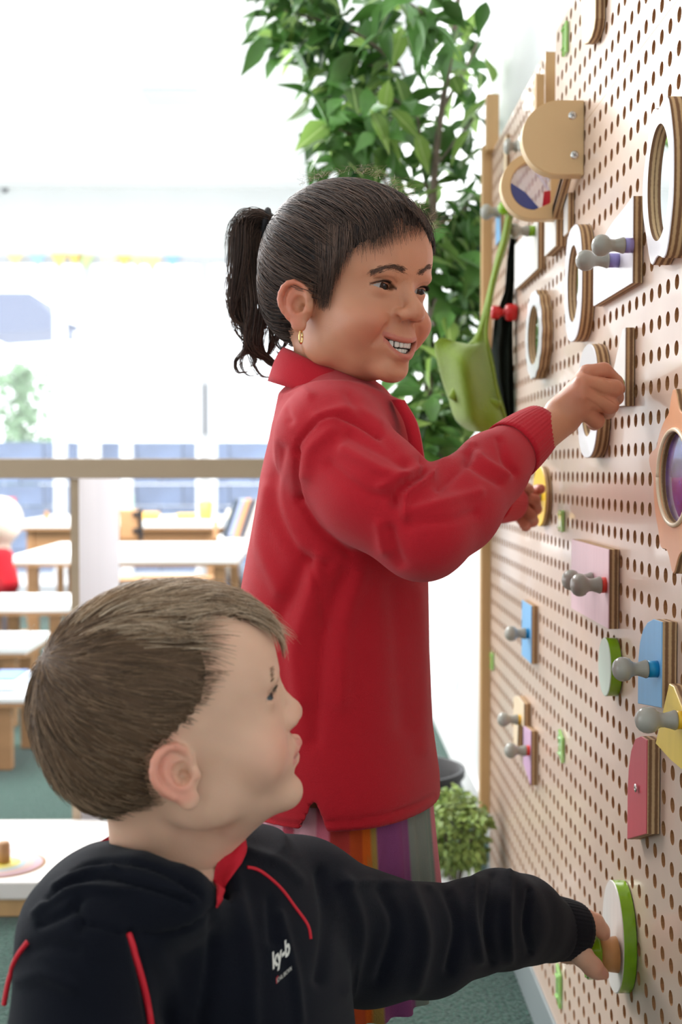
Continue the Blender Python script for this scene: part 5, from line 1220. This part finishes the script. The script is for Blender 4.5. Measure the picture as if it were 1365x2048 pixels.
branches = [[(858, 760), (800, 690), (770, 640)], [(864, 560), (900, 470), (940, 400), (968, 350)], [(868, 430), (845, 330), (835, 230), (800, 130), (745, 60)], [(872, 330), (930, 260), (975, 200)], [(835, 230), (770, 190), (700, 190), (655, 200)], [(866, 470), (800, 400), (740, 330), (690, 320), (650, 330)],
            [(905, 90), (850, 30), (780, -20)], [(800, 130), (700, 60), (600, 30), (540, 10)], [(884, 220), (940, 120), (975, 30)], [(858, 700), (900, 660), (935, 600)], [(854, 860), (880, 800), (905, 760)], [(850, 930), (900, 900), (930, 870)], [(862, 640), (890, 560), (940, 540), (985, 520)], [(850, 950), (820, 880), (800, 800)], [(700, 60), (640, 20), (600, -30)], [(864, 520), (900, 520), (950, 640)], [(856, 820), (870, 880), (890, 930)], [(740, 330), (720, 280), (680, 260)], [(835, 230), (760, 240), (690, 235)], [(700, 60), (620, 60), (560, 50)], [(800, 130), (740, 130), (670, 110)], [(862, 640), (900, 700), (930, 760)], [(866, 470), (900, 430), (960, 440)]]
nodes = []
for b in branches:
    Y0_ = 2.62; Y1_ = 2.62+rt.uniform(-0.32, 0.30)
    c2 = catmull(b, 16); q = [tw(c2[i][0], c2[i][1], Y0_+(Y1_-Y0_)*i/15) for i in range(16)]
    link('branch', tube_me('branch', q, list(np.linspace(0.0045, 0.0015, 16)), 6), M_bark, tree)
    for i in range(3, 16): nodes.append((q[i], (q[min(i+1, 15)]-q[i-1]).normalized()))
lm = [leaf_mesh('leaf', 0.088, 0.036, 0.22, 0.35), leaf_mesh('leaf', 0.074, 0.031, 0.4, 0.25), leaf_mesh('leaf', 0.098, 0.042, 0.1, 0.45)]
for m_ in lm: m_.materials.append(M_leaf)
cnt = 0; extraV = []; extraF = []
def leafR(d, rt):
    out = Vector((rt.gauss(0, 1), rt.gauss(0, 1), rt.gauss(-0.55, 0.6))).normalized(); x = (d*0.35+out).normalized()
    up = Vector((rt.gauss(0, .5), rt.gauss(-0.5, .6), 1)); y = up.cross(x).normalized(); z = x.cross(y); return Matrix((x, y, z)).transposed().to_4x4()
allow = []
for (p, d) in nodes:
    for _ in range(4):
        q = p+Vector((rt.gauss(0, .03), rt.gauss(0, .05), rt.gauss(0, .035))); allow.append((q, d))
rt.shuffle(allow)
for (q, d) in allow:
    w = q+TO
    M_ = Matrix.Translation(q) @ leafR(d, rt)
    tip = M_ @ Vector((0.09, 0, -0.02))+TO
    if max(w.x, tip.x) > XW-0.02 or min(w.y, tip.y) < 2.26 or (min(w.y, tip.y) < 2.49 and max(w.x, tip.x) > 0.285): continue
    sc_ = rt.uniform(0.8, 1.12)
    if cnt < 300:
        o = bpy.data.objects.new('leaf', lm[cnt % 3]); COL.objects.link(o); o.parent = tree; o.matrix_local = M_ @ Matrix.Scale(sc_, 4)
    else:
        b0 = len(extraV); me = lm[cnt % 3]; MM = M_ @ Matrix.Scale(sc_, 4)
        extraV += [tuple(MM @ v.co) for v in me.vertices]; extraF += [tuple(b0+i for i in f.vertices) for f in me.polygons]
    cnt += 1
M_leaf2 = mat('ficus_leaf_dense', srgb(92, 140, 66), 0.4, var=0.5, vscale=9)
setk(link('foliage', mesh('foliage', extraV, extraF, True), M_leaf2, tree), 'stuff')
pr = [(0.0, 0.0), (0.095, 0.0), (0.105, 0.02), (0.125, 0.205), (0.131, 0.207), (0.131, 0.222), (0.124, 0.222), (0.118, 0.18), (0.0, 0.178)]
link('pot', lathe_me('pot', pr, 40), M_pot, tree, (0, 0, 0))
# low box bush in a white pot
bush = thing('potted_bush', 'small boxwood bush in a white pot at the foot of the pegboard', 'plant', (0.238, 2.26, 0))
link('pot', lathe_me('pot', [(0, 0), (0.036, 0), (0.047, 0.10), (0.050, 0.10), (0.050, 0.115), (0.045, 0.115), (0.04, 0.10), (0, 0.10)], 30), M_white, bush)
V = []; F = []; sl = leaf_mesh('l', 0.017, 0.010, 0.2, 0.3); c0 = Vector((0, 0, 0.185))
for i in range(1500):
    a = rt.uniform(0, 6.283); z = rt.uniform(-1, 1); rr = rt.uniform(0.55, 1)**0.5*0.060*(1+0.12*math.sin(5*a)+0.1*math.sin(7*z+a)); n_ = Vector((math.cos(a)*math.sqrt(1-z*z), math.sin(a)*math.sqrt(1-z*z), z))
    MM = Matrix.Translation(c0+n_*rr+Vector((0, 0, 0.012 if z > 0 else 0))) @ leafR(n_*2, rt) @ Matrix.Scale(rt.uniform(.7, 1.15), 4); b0 = len(V)
    V += [tuple(MM @ v.co) for v in sl.vertices]; F += [tuple(b0+k for k in f.vertices) for f in sl.polygons]
setk(link('foliage', mesh('foliage', V, F, True), mat('box_leaf', srgb(150, 176, 96), 0.5, var=0.55, vscale=30), bush), 'stuff')
for i in range(9):
    a = i*0.7; link('stem', tube_me('stem', [(0.01*math.cos(a), 0.01*math.sin(a), 0.1), (0.02*math.cos(a), 0.02*math.sin(a), 0.15), (0.05*math.cos(a), 0.05*math.sin(a), 0.22)], 0.0016, 5), M_bark, bush)
# white paper strips on the wall
M_paper = mat('white_paper', srgb(250, 250, 250), 0.8)
for i, (x_, y0_, y1_) in enumerate(((893, 1110, 1290), (912, 1130, 1400), (934, 1090, 1230))):
    p0 = WX(x_, y0_, XW-0.004); p1 = WX(x_, y1_, XW-0.004); V = []; n_ = 22
    for k in range(n_+1):
        t = k/n_; z = p0.z+(p1.z-p0.z)*t; w = 0.035+0.03*math.sin(9*t+i)+0.02*math.sin(23*t+2*i); yc = p0.y+0.03*math.sin(6*t+i*2); V += [(XW-0.004, yc-w, z), (XW-0.004, yc+w, z), (XW-0.002, yc-w, z), (XW-0.002, yc+w, z)]
    F = []
    for k in range(n_): a = 4*k; F += [(a, a+1, a+5, a+4), (a+2, a+6, a+7, a+3), (a, a+4, a+6, a+2), (a+1, a+3, a+7, a+5)]
    tag(link('paper_cutout', mesh('paper_cutout', V, F), M_paper), ('wavy white paper cutout on the wall, nearest the girl', 'longest wavy white paper cutout on the wall', 'wavy white paper cutout on the wall, nearest the board post')[i], 'paper', 'paper cutouts on the wall')
# ---------------------------------------------------------------- green felt bag hanging on the board
M_felt = mat('lime_green_felt', srgb(122, 146, 40), 0.95, 0.15, bump=0.9, bscale=500, var=0.15, vscale=15, sheen=0.4)
bag = thing('felt_bag', 'lime green felt bag hanging by its strap from the far end of the board', 'bag', (0.2, 1.75, CAMZ))
Lx = catmull([(1012, 428), (1004, 470), (990, 520), (978, 570), (966, 620), (952, 668), (926, 692), (890, 676), (872, 682), (870, 700), (884, 760), (898, 800), (912, 840), (940, 862)], 40)
Rx = catmull([(1027, 432), (1020, 475), (1003, 530), (990, 580), (981, 630), (975, 655), (978, 680), (985, 705), (990, 730), (996, 765), (1004, 795), (1010, 815), (1016, 838), (1022, 870)], 40)
rows = []
for i, (a, b) in enumerate(zip(Lx, Rx)):
    row = []
    for k in range(17):
        t = k/16; p = a*(1-t)+b*t; wide = np.linalg.norm(b-a)
        Yb = 1.86-0.0004*wide*math.sin(math.pi*t)-0.012*math.sin(math.pi*t)*math.sin(i*0.22)+(0.010*math.sin(t*9+i*0.25) if wide > 60 else 0)
        row.append(np.array(P3_(p[0], p[1], Yb)) if False else np.array(WY(p[0], p[1], Yb)))
    rows.append(row)
R_ = np.array(rows); V = np.concatenate([R_.reshape(-1, 3), R_.reshape(-1, 3)+np.array([0.001, 0.010, 0])]); k_, n_ = 40, 17; F = []
for i in range(k_-1):
    for j in range(n_-1): a = i*n_+j; F += [(a, a+1, a+n_+1, a+n_), (k_*n_+a, k_*n_+a+n_, k_*n_+a+n_+1, k_*n_+a+1)]
bd = [(i*n_, (i+1)*n_) for i in range(k_-1)]+[(i*n_+n_-1, (i+1)*n_+n_-1) for i in range(k_-1)]+[(j, j+1) for j in range(n_-1)]
F += [(a, b, b+k_*n_, a+k_*n_) for a, b in bd]
me = mesh('pouch', [tuple(np.array(v)-np.array(bag.location)) for v in V], F, True); link('pouch', me, M_felt, bag)
px_b = catmull([(905, 740), (925, 730), (950, 745), (965, 775), (985, 800), (1004, 812)], 12); px_c = catmull([(905, 790), (925, 800), (945, 790), (960, 800), (985, 822), (1006, 835)], 12)
for pp, nm in ((catmull([(1019, 432), (1012, 475), (996, 530), (984, 580), (975, 640), (974, 680), (984, 730), (996, 790), (1016, 850)], 30), 'seam'), (catmull([(905, 800), (925, 770), (948, 785), (965, 800), (1000, 812)], 20), 'fold')):
    link(nm, tube_me(nm, [WY(p[0], p[1], 1.838)-bag.location for p in pp], 0.0024 if nm == 'seam' else 0.008, 8), M_felt, bag)
# red spool and the dark cloth hanging past the board
M_redp = mat('red_painted_wood', srgb(190, 28, 30), 0.3)
sp0 = WX(1034, 625, XB-0.002); s = FPX/sp0.y
spo = tag(link('red_peg', lathe_me('red_peg', [(0, 0), (15/s, 0), (17/s, -3/s), (17/s, -18/s), (14/s, -22/s), (7/s, -24/s), (7/s, -32/s), (13/s, -35/s), (14/s, -48/s), (11/s, -51/s), (0, -51/s)], 26, 'X'), M_redp, None, sp0), 'red painted spool peg beside the green felt bag', 'peg')
M_dk = mat('dark_green_cloth', srgb(28, 34, 28), 0.9, 0.2, bump=0.6, bscale=60)
dk = []
for (y_, xl, xr) in ((470, 1022, 1034), (520, 1014, 1036), (580, 1010, 1035), (640, 990, 1036), (700, 986, 1038), (760, 994, 1040), (810, 1006, 1040), (850, 1014, 1038)):
    r0 = WY(xl, y_, 2.13); r1 = WY(xr, y_, 2.13); r1.x = min(r1.x, XB-0.003); dk.append([(r0.x+(r1.x-r0.x)*k/8, 2.13+0.012*math.sin(k*1.7+y_*0.02), r0.z) for k in range(9)])
R_ = np.array(dk); o0 = R_.mean((0, 1)); V = np.concatenate([R_.reshape(-1, 3), R_.reshape(-1, 3)+np.array([0, 0.006, 0])])-o0; F = []
for i in range(7):
    for j in range(8): a = i*9+j; F += [(a, a+1, a+10, a+9), (72+a, 72+a+9, 72+a+10, 72+a+1)]
bd = [(i*9, (i+1)*9) for i in range(7)]+[(i*9+8, (i+1)*9+8) for i in range(7)]+[(j, j+1) for j in range(8)]+[(63+j, 64+j) for j in range(8)]
F += [(a, b, b+72, a+72) for a, b in bd]
tag(link('hanging_cloth', mesh('hanging_cloth', V, F, True), M_dk, None, tuple(o0)), 'dark cloth hanging on the board behind the red spool peg', 'cloth')
# ---------------------------------------------------------------- furniture and things in the background
M_beam = mat('birch_ply_frame', srgb(176, 156, 132), 0.55, var=0.08, vscale=5, stretch=(0.3, 3, 3))
M_side = mat('pale_birch_panel', srgb(214, 204, 208), 0.4, var=0.05, vscale=6, stretch=(3, 3, 0.3))
M_top = mat('white_table_top', srgb(244, 244, 244), 0.35); M_apron = mat('brown_table_wood', srgb(176, 132, 92), 0.55, var=0.12, vscale=8, stretch=(0.4, 3, 3))
YD = 2.80
dv = thing('divider_shelf', 'open birch room divider unit with a thick top rail, left of the girl', 'shelf', (-0.6, YD, 0))
a = WY(0, 917, YD); b = WY(0, 957, YD)
box('top_rail', (-1.9, YD-0.01, b.z), (-0.06, YD+0.02, a.z), M_beam, dv, bevel=0.002)
xl = WY(142, 1100, YD).x; xr = WY(158.5, 1100, YD).x
box('side_panel', (xl, YD, 0), (xr, YD+0.55, b.z-0.0005), M_side, dv)
box('front_edge', (xl-0.0003, YD-0.003, 0), (xr+0.0003, YD-0.0002, b.z-0.001), M_beam, dv)
box('side_panel', (-0.09, YD, 0), (-0.072, YD+0.55, b.z-0.0005), M_side, dv)
# low tray on a base, with a rainbow inset
YT0, YT1 = 2.36, 2.785; ZT = 0.052
tx1 = xl-0.004+0.02
tb = thing('play_platform', 'low pale wooden platform with an inset rainbow disc, at lower left', 'platform', (-0.8, (YT0+YT1)/2, 0))
box('base', (-1.6, YT0+0.01, 0), (-0.43, YT1-0.01, 0.035), M_batten, tb, bevel=0.003)
M_tray = mat('washed_birch_tray', srgb(226, 220, 216), 0.4, var=0.06, vscale=6)
box('tray_top', (-1.62, YT0, 0.0352), (-0.425, YT1, ZT+0.018), M_tray, tb, bevel=0.004)
cen = WZ(0, 1728, ZT+0.019); 
for i, (r_, c_) in enumerate(((0.088, (176, 128, 76)), (0.082, (226, 190, 200)), (0.066, (236, 204, 196)), (0.052, (196, 214, 220)), (0.040, (236, 220, 130)), (0.022, (232, 206, 70)))):
    link('rainbow_ring', lathe_me('rainbow_ring', [(0, 0), (r_, 0), (r_, 0.0012+0.0006*i), (0, 0.0012+0.0006*i)], 48), mat('ring_%d' % i, srgb(*c_), 0.5), tb, Vector((cen.x, cen.y, ZT+0.0181))-tb.location)
pb = tag(link('wooden_peg', lathe_me('wooden_peg', [(0, 0), (0.012, 0), (0.012, 0.035), (0.009, 0.04), (0, 0.04)], 20), M_apron, None, (WZ(0, 1735, ZT+0.022).x, cen.y, ZT+0.0236)), 'small brown wooden peg standing on the rainbow disc', 'peg')
# tables
def table(label, x0, x1, y0, y1, h, th=0.03, apron=0.09, legs=True, legm=None, name='table', cat='table'):
    t = thing(name, label, cat, ((x0+x1)/2, (y0+y1)/2, 0))
    box('table_top', (x0, y0, h-th), (x1, y1, h), M_top, t, bevel=0.006)
    box('top_edge', (x0+0.004, y0+0.004, h-th-0.012), (x1-0.004, y1-0.004, h-th-0.0002), M_apron, t)
    if apron:
        box('apron', (x0+0.06, y0+0.05, h-th-0.012-apron), (x1-0.06, y0+0.075, h-th-0.0122), M_apron, t)
    for lx in (x0+0.05, x1-0.09):
        for ly in (y0+0.04, y1-0.08): box('leg', (lx, ly, 0), (lx+0.04, ly+0.04, h-th-0.0122), legm or M_apron, t, bevel=0.003)
    return t
X = lambda px, Y: WY(px, 1000, Y).x
table('nearest white topped table seen through the divider', X(24, 5.08), X(474, 5.08), 5.08, 6.0, 0.50, 0.035, 0)
table('farther white topped table with brown apron below the window', X(30, 6.9), X(445, 6.9), 6.9, 7.8, 0.565, 0.04, 0.12)
M_wbench = M_top
table('low white bench at the left, in front of the tables', X(-60, 4.55), X(142, 4.55), 4.55, 4.95, 0.36, 0.03, 0, name='bench', cat='bench')
table('lowest white bench behind the boy\'s head', X(-90, 4.1), X(52, 4.1), 4.1, 4.45, 0.275, 0.03, 0, name='bench', cat='bench')
table('low wooden shelf bench holding a blue tray, far left', X(-120, 3.5), X(47, 3.5), 3.5, 3.9, 0.215, 0.02, 0, name='bench', cat='bench')
tray = thing('tray', 'white and blue plastic tray on the low left bench', 'tray', (X(5, 3.65), 3.65, 0.2155))
box('rim', (X(-40, 3.6), 3.56, 0.2157), (X(36, 3.6), 3.78, 0.245), mat('pale_blue_plastic', srgb(210, 222, 240), 0.3), tray, bevel=0.012)
box('filling', (X(-30, 3.6), 3.58, 0.245), (X(28, 3.6), 3.76, 0.249), mat('blue_plastic', srgb(90, 130, 190), 0.3), tray)
# chair backs, cups and trays on the far tables
M_ply2 = mat('brown_chair_ply', srgb(184, 140, 98), 0.5)
ch = thing('chair', 'small brown plywood chair with a black bracket between the tables', 'chair', (X(262, 6.3), 6.3, 0))
box('backrest', (X(238, 6.3), 6.3, CAMZ-0.345), (X(277, 6.3), 6.318, CAMZ-0.195), M_ply2, ch, bevel=0.008)
M_black = mat('black_metal', srgb(34, 34, 38), 0.4)
box('bracket', (X(277.5, 6.3), 6.29, CAMZ-0.35), (X(285, 6.3), 6.32, CAMZ-0.19), M_black, ch, bevel=0.003)
for z_ in (-0.22, -0.30): box('bolt', (X(266, 6.3), 6.285, CAMZ+z_-0.012), (X(277, 6.3), 6.299, CAMZ+z_+0.012), M_black, ch, bevel=0.003)
box('seat', (X(238, 6.3), 6.0, 0.30), (X(290, 6.3), 6.288, 0.315), M_ply2, ch, bevel=0.005)
for lx in (X(242, 6.3), X(282, 6.3)):
    for ly in (6.02, 6.27): link('leg', tube_me('leg', [(lx-ch.location.x, ly-6.3, 0), (lx-ch.location.x, ly-6.3, 0.30)], 0.011, 8), M_black, ch)
for k in range(3):
    c_ = thing('chair', ('black bent tube chair under the near table, left one', 'black bent tube chair under the near table, middle one', 'black bent tube chair under the near table, right one')[k], 'chair', (X(278+64*k, 6.2), 6.35, 0), 'tube chairs under the near table')
    for sx_ in (-1, 1):
        link('frame_tube', tube_me('frame_tube', [Vector(p) for p in catmull([(sx_*0.05, 0.0, 0.01), (sx_*0.055, -0.02, 0.15), (sx_*0.05, 0, 0.27), (sx_*0.03, 0.12, 0.285), (sx_*0.05, 0.16, 0.24), (sx_*0.05, 0.2, 0.01)], 22)], 0.008, 7), M_black, c_)
    link('seat', box_me('seat', (-0.075, -0.02, 0.288), (0.075, 0.17, 0.30), 0.004), M_ply2, c_)
M_or = mat('orange_plastic', srgb(250, 190, 90), 0.4); M_ye = mat('yellow_plastic', srgb(250, 205, 90), 0.4)
zt = 0.5652
def put(name, label, cat, px0, px1, Y, h, m, z=zt, dep=0.12, group=None):
    x0, x1 = X(px0, Y), X(px1, Y); return tag(box(name, (x0, Y, z), (x1, Y+dep, z+h), m, bevel=0.006), label, cat, group)
put('tray', 'shallow orange tray on the far table', 'tray', 238, 315, 7.0, 0.042, M_or)
cx_ = X(410, 7.05); cup = thing('pencil_cup', 'yellow cup of pencils on the far table', 'cup', (cx_, 7.1, zt))
link('cup', lathe_me('cup', [(0, 0), (0.036, 0), (0.042, 0.1), (0.038, 0.1), (0.033, 0.01), (0, 0.01)], 24), M_ye, cup)
for i, c_ in enumerate(((240, 240, 240), (230, 120, 90), (250, 250, 250), (200, 200, 210))):
    link('pencil', tube_me('pencil', [(0.01*math.cos(i*1.6), 0.01*math.sin(i*1.6), 0.01), (0.035*math.cos(i*1.6), 0.02*math.sin(i*1.6), 0.15)], 0.005, 6), mat('pencil_%d' % i, srgb(*c_), 0.5), cup)
put('tray', 'low yellow tray left of the pencil cup', 'tray', 352, 390, 7.1, 0.03, M_ye)
put('basket', 'pale cream basket of paper right of the pencil cup', 'basket', 452, 480, 7.2, 0.05, mat('cream_basket', srgb(248, 238, 215), 0.7))
put('jar', 'pale green jar on the far table', 'jar', 240, 262, 7.4, 0.13, mat('pale_green_plastic', srgb(200, 228, 200), 0.4))
put('bottle', 'small brown bottle on the far table, near the left edge', 'bottle', 88, 96, 7.0, 0.05, M_apron, dep=0.04)
put('paper_stack', 'stack of white paper on the far table', 'paper', 322, 346, 7.0, 0.012, M_paper, dep=0.5)
# rack of books, seen edge on
rk = thing('book_rack', 'low rack for books behind the girl\'s back', 'rack', (X(470, 5.6), 6.05, 0))
box('shelf', (X(430, 6.05), 6.02, 0.245), (X(505, 6.05), 6.4, 0.26), M_top, rk); box('shelf', (X(430, 6.05), 6.02, 0.50), (X(512, 6.05), 6.4, 0.515), M_top, rk)
for lx in (X(428, 6.05), X(512, 6.05)): box('post', (lx, 6.02, 0), (lx+0.02, 6.05, 0.6), M_apron, rk)
bc = [(70, 80, 92), (150, 160, 190), (205, 150, 110), (90, 88, 96), (220, 215, 205), (190, 130, 95), (120, 130, 150), (235, 230, 225), (80, 70, 66), (170, 180, 200)]
k = 0
for lvl, (z0_, n_) in enumerate(((0.5152, 5), (0.2602, 5))):
    for i in range(n_):
        me = box_me('book', (-0.011, -0.08, 0), (0.011, 0.08, 0.19), 0.002); o = link('book', me, mat('book_cover_%d' % k, srgb(*bc[k]), 0.5), None, (X(448, 6.05)+i*0.028, 6.14, z0_+0.004))
        o.rotation_euler = (0, 0.32 if lvl == 0 else -0.35, 0); tag(o, ('dark', 'lavender blue', 'tan', 'charcoal', 'cream', 'rust brown', 'slate', 'white', 'black brown', 'pale blue')[k]+' book leaning on the '+('upper' if lvl == 0 else 'lower')+' rack shelf', 'book', 'books on the rack'); k += 1
# child sitting at the left edge, back to the room, out of focus
kid = thing('person', 'blurred light haired child in a red shirt, cut by the left edge', 'person', (X(-10, 5.6), 5.6, 0))
kf = Field((-0.28, -0.22, 0), (0.24, 0.34, 0.86), 0.009)
kc = X(0, 5.6)-kid.location.x
kz = lambda py: WY(0, py, 5.6).z
kf.ell((kc+0.00, 0, kz(1044)), (0.092, 0.095, 0.10)); kf.cap((kc, 0, kz(1080)), (kc-0.01, 0, kz(1110)), 0.045, 0.05, 0.02)
kf.cap((kc-0.02, 0, kz(1125)), (kc-0.03, 0, kz(1215)), 0.075, 0.085, 0.03)
for s_ in (1, -1): kf.chain([(kc-0.03, 0.05*s_+0.0, kz(1225)), (kc-0.02, 0.07*s_+0.02, 0.20), (kc-0.03, 0.07*s_, 0.03)], [0.055, 0.045, 0.03], 0.02)
kf.chain([(kc+0.02, -0.04, kz(1120)), (kc+0.055, -0.08, kz(1160)), (kc+0.03, -0.06, kz(1190))], [0.036, 0.032, 0.026], 0.02)
Vk, Fk = kf.mesh(); zc = Vk[:, 2]; col = np.tile(np.array(srgb(225, 205, 190)[:3]), (len(Vk), 1))
link('body', np_mesh('body', Vk, Fk, col), M_skin, kid)
kf = Field((-0.30, -0.24, 0.1), (0.26, 0.36, 0.70), 0.009)
kf.cap((kc-0.02, 0, kz(1130)), (kc-0.03, 0, kz(1185)), 0.086, 0.10, 0.03); kf.chain([(kc+0.02, -0.04, kz(1118)), (kc+0.058, -0.08, kz(1165))], [0.048, 0.044], 0.03)
Vk, Fk = kf.mesh(); link('shirt', np_mesh('shirt', Vk, Fk), M_redcloth, kid)
kf = Field((-0.30, -0.24, 0.0), (0.26, 0.36, 0.50), 0.009)
kf.cap((kc-0.03, -0.02, kz(1205)), (kc-0.03, 0.05, kz(1225)), 0.092, 0.085, 0.03)
for s_ in (1, -1): kf.chain([(kc-0.03, 0.05*s_, kz(1225)), (kc-0.02, 0.07*s_+0.02, 0.13)], [0.062, 0.045], 0.02)
Vk, Fk = kf.mesh(); link('trousers', np_mesh('trousers', Vk, Fk), mat('grey_trousers', srgb(150, 150, 165), 0.8), kid)
kf = Field((-0.2, -0.2, 0.55), (0.2, 0.2, 0.9), 0.008); kf.ell((kc-0.004, 0.012, kz(1040)), (0.100, 0.100, 0.104)); kf.ell((kc+0.03, -0.10, kz(1060)), (0.07, 0.05, 0.06), 0.01, '-')
Vk, Fk = kf.mesh(); link('hair', np_mesh('hair', Vk, Fk), mat('ash_hair', srgb(196, 186, 174), 0.6), kid)
st = thing('stool', 'small wooden stool under the blurred child', 'stool', (kid.location.x+kc-0.03, 5.62, 0))
box('seat', (st.location.x-0.13, 5.5, 0.10), (st.location.x+0.13, 5.76, 0.116), M_apron, st, bevel=0.004)
for sx_ in (-0.1, 0.08):
    for sy_ in (5.52, 5.72): box('leg', (st.location.x+sx_, sy_, 0), (st.location.x+sx_+0.02, sy_+0.02, 0.0998), M_apron, st)
rb = put('red_box', 'tall red box at the left edge above the child', 'box', -60, 22, 7.3, 0.115, mat('bright_red_plastic', srgb(230, 40, 30), 0.4))
# bunting over the windows
bcol = [(250, 225, 160), (170, 210, 240), (250, 215, 140), (250, 205, 120), (205, 225, 160), (250, 235, 200), (255, 210, 120), (210, 225, 170), (250, 215, 160), (150, 195, 235)]
ft_px = [(30, 512), (75, 512), (118, 510), (150, 512), (172, 514), (218, 516), (248, 514), (275, 516), (305, 518), (345, 516)]
for i, (x_, y_) in enumerate(ft_px):
    p = WY(x_, y_-3, YB-0.03); w_ = 0.055; h_ = 0.07+0.02*(i % 3)
    V = [(-w_, 0, 0), (w_, 0, 0), (0, 0, -h_), (-w_, 0.004, 0), (w_, 0.004, 0), (0, 0.004, -h_)]
    tag(link('bunting_flag', mesh('bunting_flag', V, [(0, 2, 1), (3, 4, 5), (0, 1, 4, 3), (1, 2, 5, 4), (2, 0, 3, 5)]), mat('flag_%d' % i, srgb(*bcol[i]), 0.7), None, p), 'pale %s bunting flag over the windows, %s from the left' % (('cream', 'blue', 'yellow', 'orange', 'green', 'ivory', 'amber', 'olive', 'peach', 'sky blue')[i], ('first', 'second', 'third', 'fourth', 'fifth', 'sixth', 'seventh', 'eighth', 'ninth', 'tenth')[i]), 'bunting flag', 'bunting flags')
tag(link('bunting_string', tube_me('bunting_string', [WY(x_, 509+2*math.sin(x_/40), YB-0.028) for x_ in range(-40, 420, 20)], 0.002, 5), M_paper), 'thin white cord carrying the bunting over the windows', 'cord')
# ceiling panel
cl = WZ(345, 188, ZC-0.001); tag(box('ceiling_vent', (cl.x-0.14, cl.y-0.10, ZC-0.02), (cl.x+0.14, cl.y+0.16, ZC-0.0005), mat('vent_white', srgb(215, 217, 220), 0.6), bevel=0.004), 'small flat grey white panel on the ceiling', 'vent')
sn = WY(10, 379, YB-0.001); tag(link('sensor', lathe_me('sensor', [(0, 0), (0.022, 0), (0.018, -0.02), (0, -0.024)], 20, 'Y'), M_dark, None, sn), 'small dark round sensor high on the back wall', 'sensor')
# outside, beyond the glass
YO = 11.0
wz = lambda py: WY(0, py, YO).z
bw = thing('garden_wall', 'bluish block wall outside the windows', 'wall', (-2.2, YO, -0.04))
row = 0; zz0 = -0.04; 
while zz0 < wz(884)-0.02:
    h_ = min(0.19, wz(882)-zz0); xk = -3.8+(0.2 if row % 2 else 0)
    while xk < 0.2:
        box('block', (xk, YO, zz0), (xk+0.39, YO+0.19, zz0+h_-0.008), M_bluewall, bw); xk += 0.4
    zz0 += 0.19; row += 1
for i, (x0_, x1_, wd) in enumerate(((110, 133, 'first'), (160, 201, 'second'), (242, 265, 'third'), (393, 434, 'fourth'))):
    a = WY(x0_, 900, YO-0.2); b = WY(x1_, 900, YO-0.2)
    tag(box('white_post', (a.x, YO-0.25, -0.04), (b.x, YO-0.15, wz(500)), M_white), 'white outdoor post beyond the glass, %s from the left' % wd, 'post', 'white outdoor posts')
ca = WY(-40, 668, 14); cb = WY(106, 585, 14); cc = WY(165, 645, 14)
V = []; prof_ = [(ca.x, ca.z), (cb.x, ca.z+0.05), (cb.x, cb.z-0.25), (cb.x-0.25, cb.z), (ca.x, cb.z)]
V = [(x, 14, z) for x, z in prof_]+[(x, 15.2, z) for x, z in prof_]; n_ = len(prof_)
tag(link('awning', mesh('awning', V, [tuple(range(n_)), tuple(range(n_, 2*n_))]+[(k, (k+1) % n_, n_+(k+1) % n_, n_+k) for k in range(n_)]), mat('grey_awning_cloth', srgb(118, 126, 150), 0.8)), 'grey blue sloping awning seen through the left window', 'awning')
cp = WY(120, 655, 14); V = [(0, 0, 0), (0.25, 0, 0.0), (0, 0, 0.09), (0, 0.4, 0), (0.25, 0.4, 0), (0, 0.4, 0.09)]
tag(link('roof_corner', mesh('roof_corner', V, [(0, 1, 2), (3, 5, 4), (0, 3, 4, 1), (1, 4, 5, 2), (0, 2, 5, 3)]), mat('grey_roof', srgb(100, 108, 130), 0.8), None, cp), 'small grey roof corner beyond the left window', 'roof')
sh = thing('garden_shrub', 'pale green shrub seen through the left window', 'shrub', (WY(40, 800, 12.5).x, 12.5, -0.04))
V = []; F = []; sl2 = leaf_mesh('l', 0.09, 0.05, 0.2, 0.3); zt_ = WY(0, 700, 12.5).z
for i in range(2000):
    a = rt.uniform(0, 6.283); rr = abs(rt.gauss(0, 0.26)); z = rt.uniform(0.15, zt_-0.1)
    MM = Matrix.Translation((rr*math.cos(a), rr*math.sin(a), z)) @ leafR(Vector((0, 0, 1)), rt); b0 = len(V)
    V += [tuple(MM @ v.co) for v in sl2.vertices]; F += [tuple(b0+k for k in f.vertices) for f in sl2.polygons]
setk(link('foliage', mesh('foliage', V, F, True), mat('pale_garden_leaf', srgb(140, 174, 134), 0.6), sh), 'stuff'); link('stem', tube_me('stem', [(0, 0, 0), (0.02, 0, 0.5), (0, 0.02, zt_-0.4)], 0.02, 7), M_bark, sh)
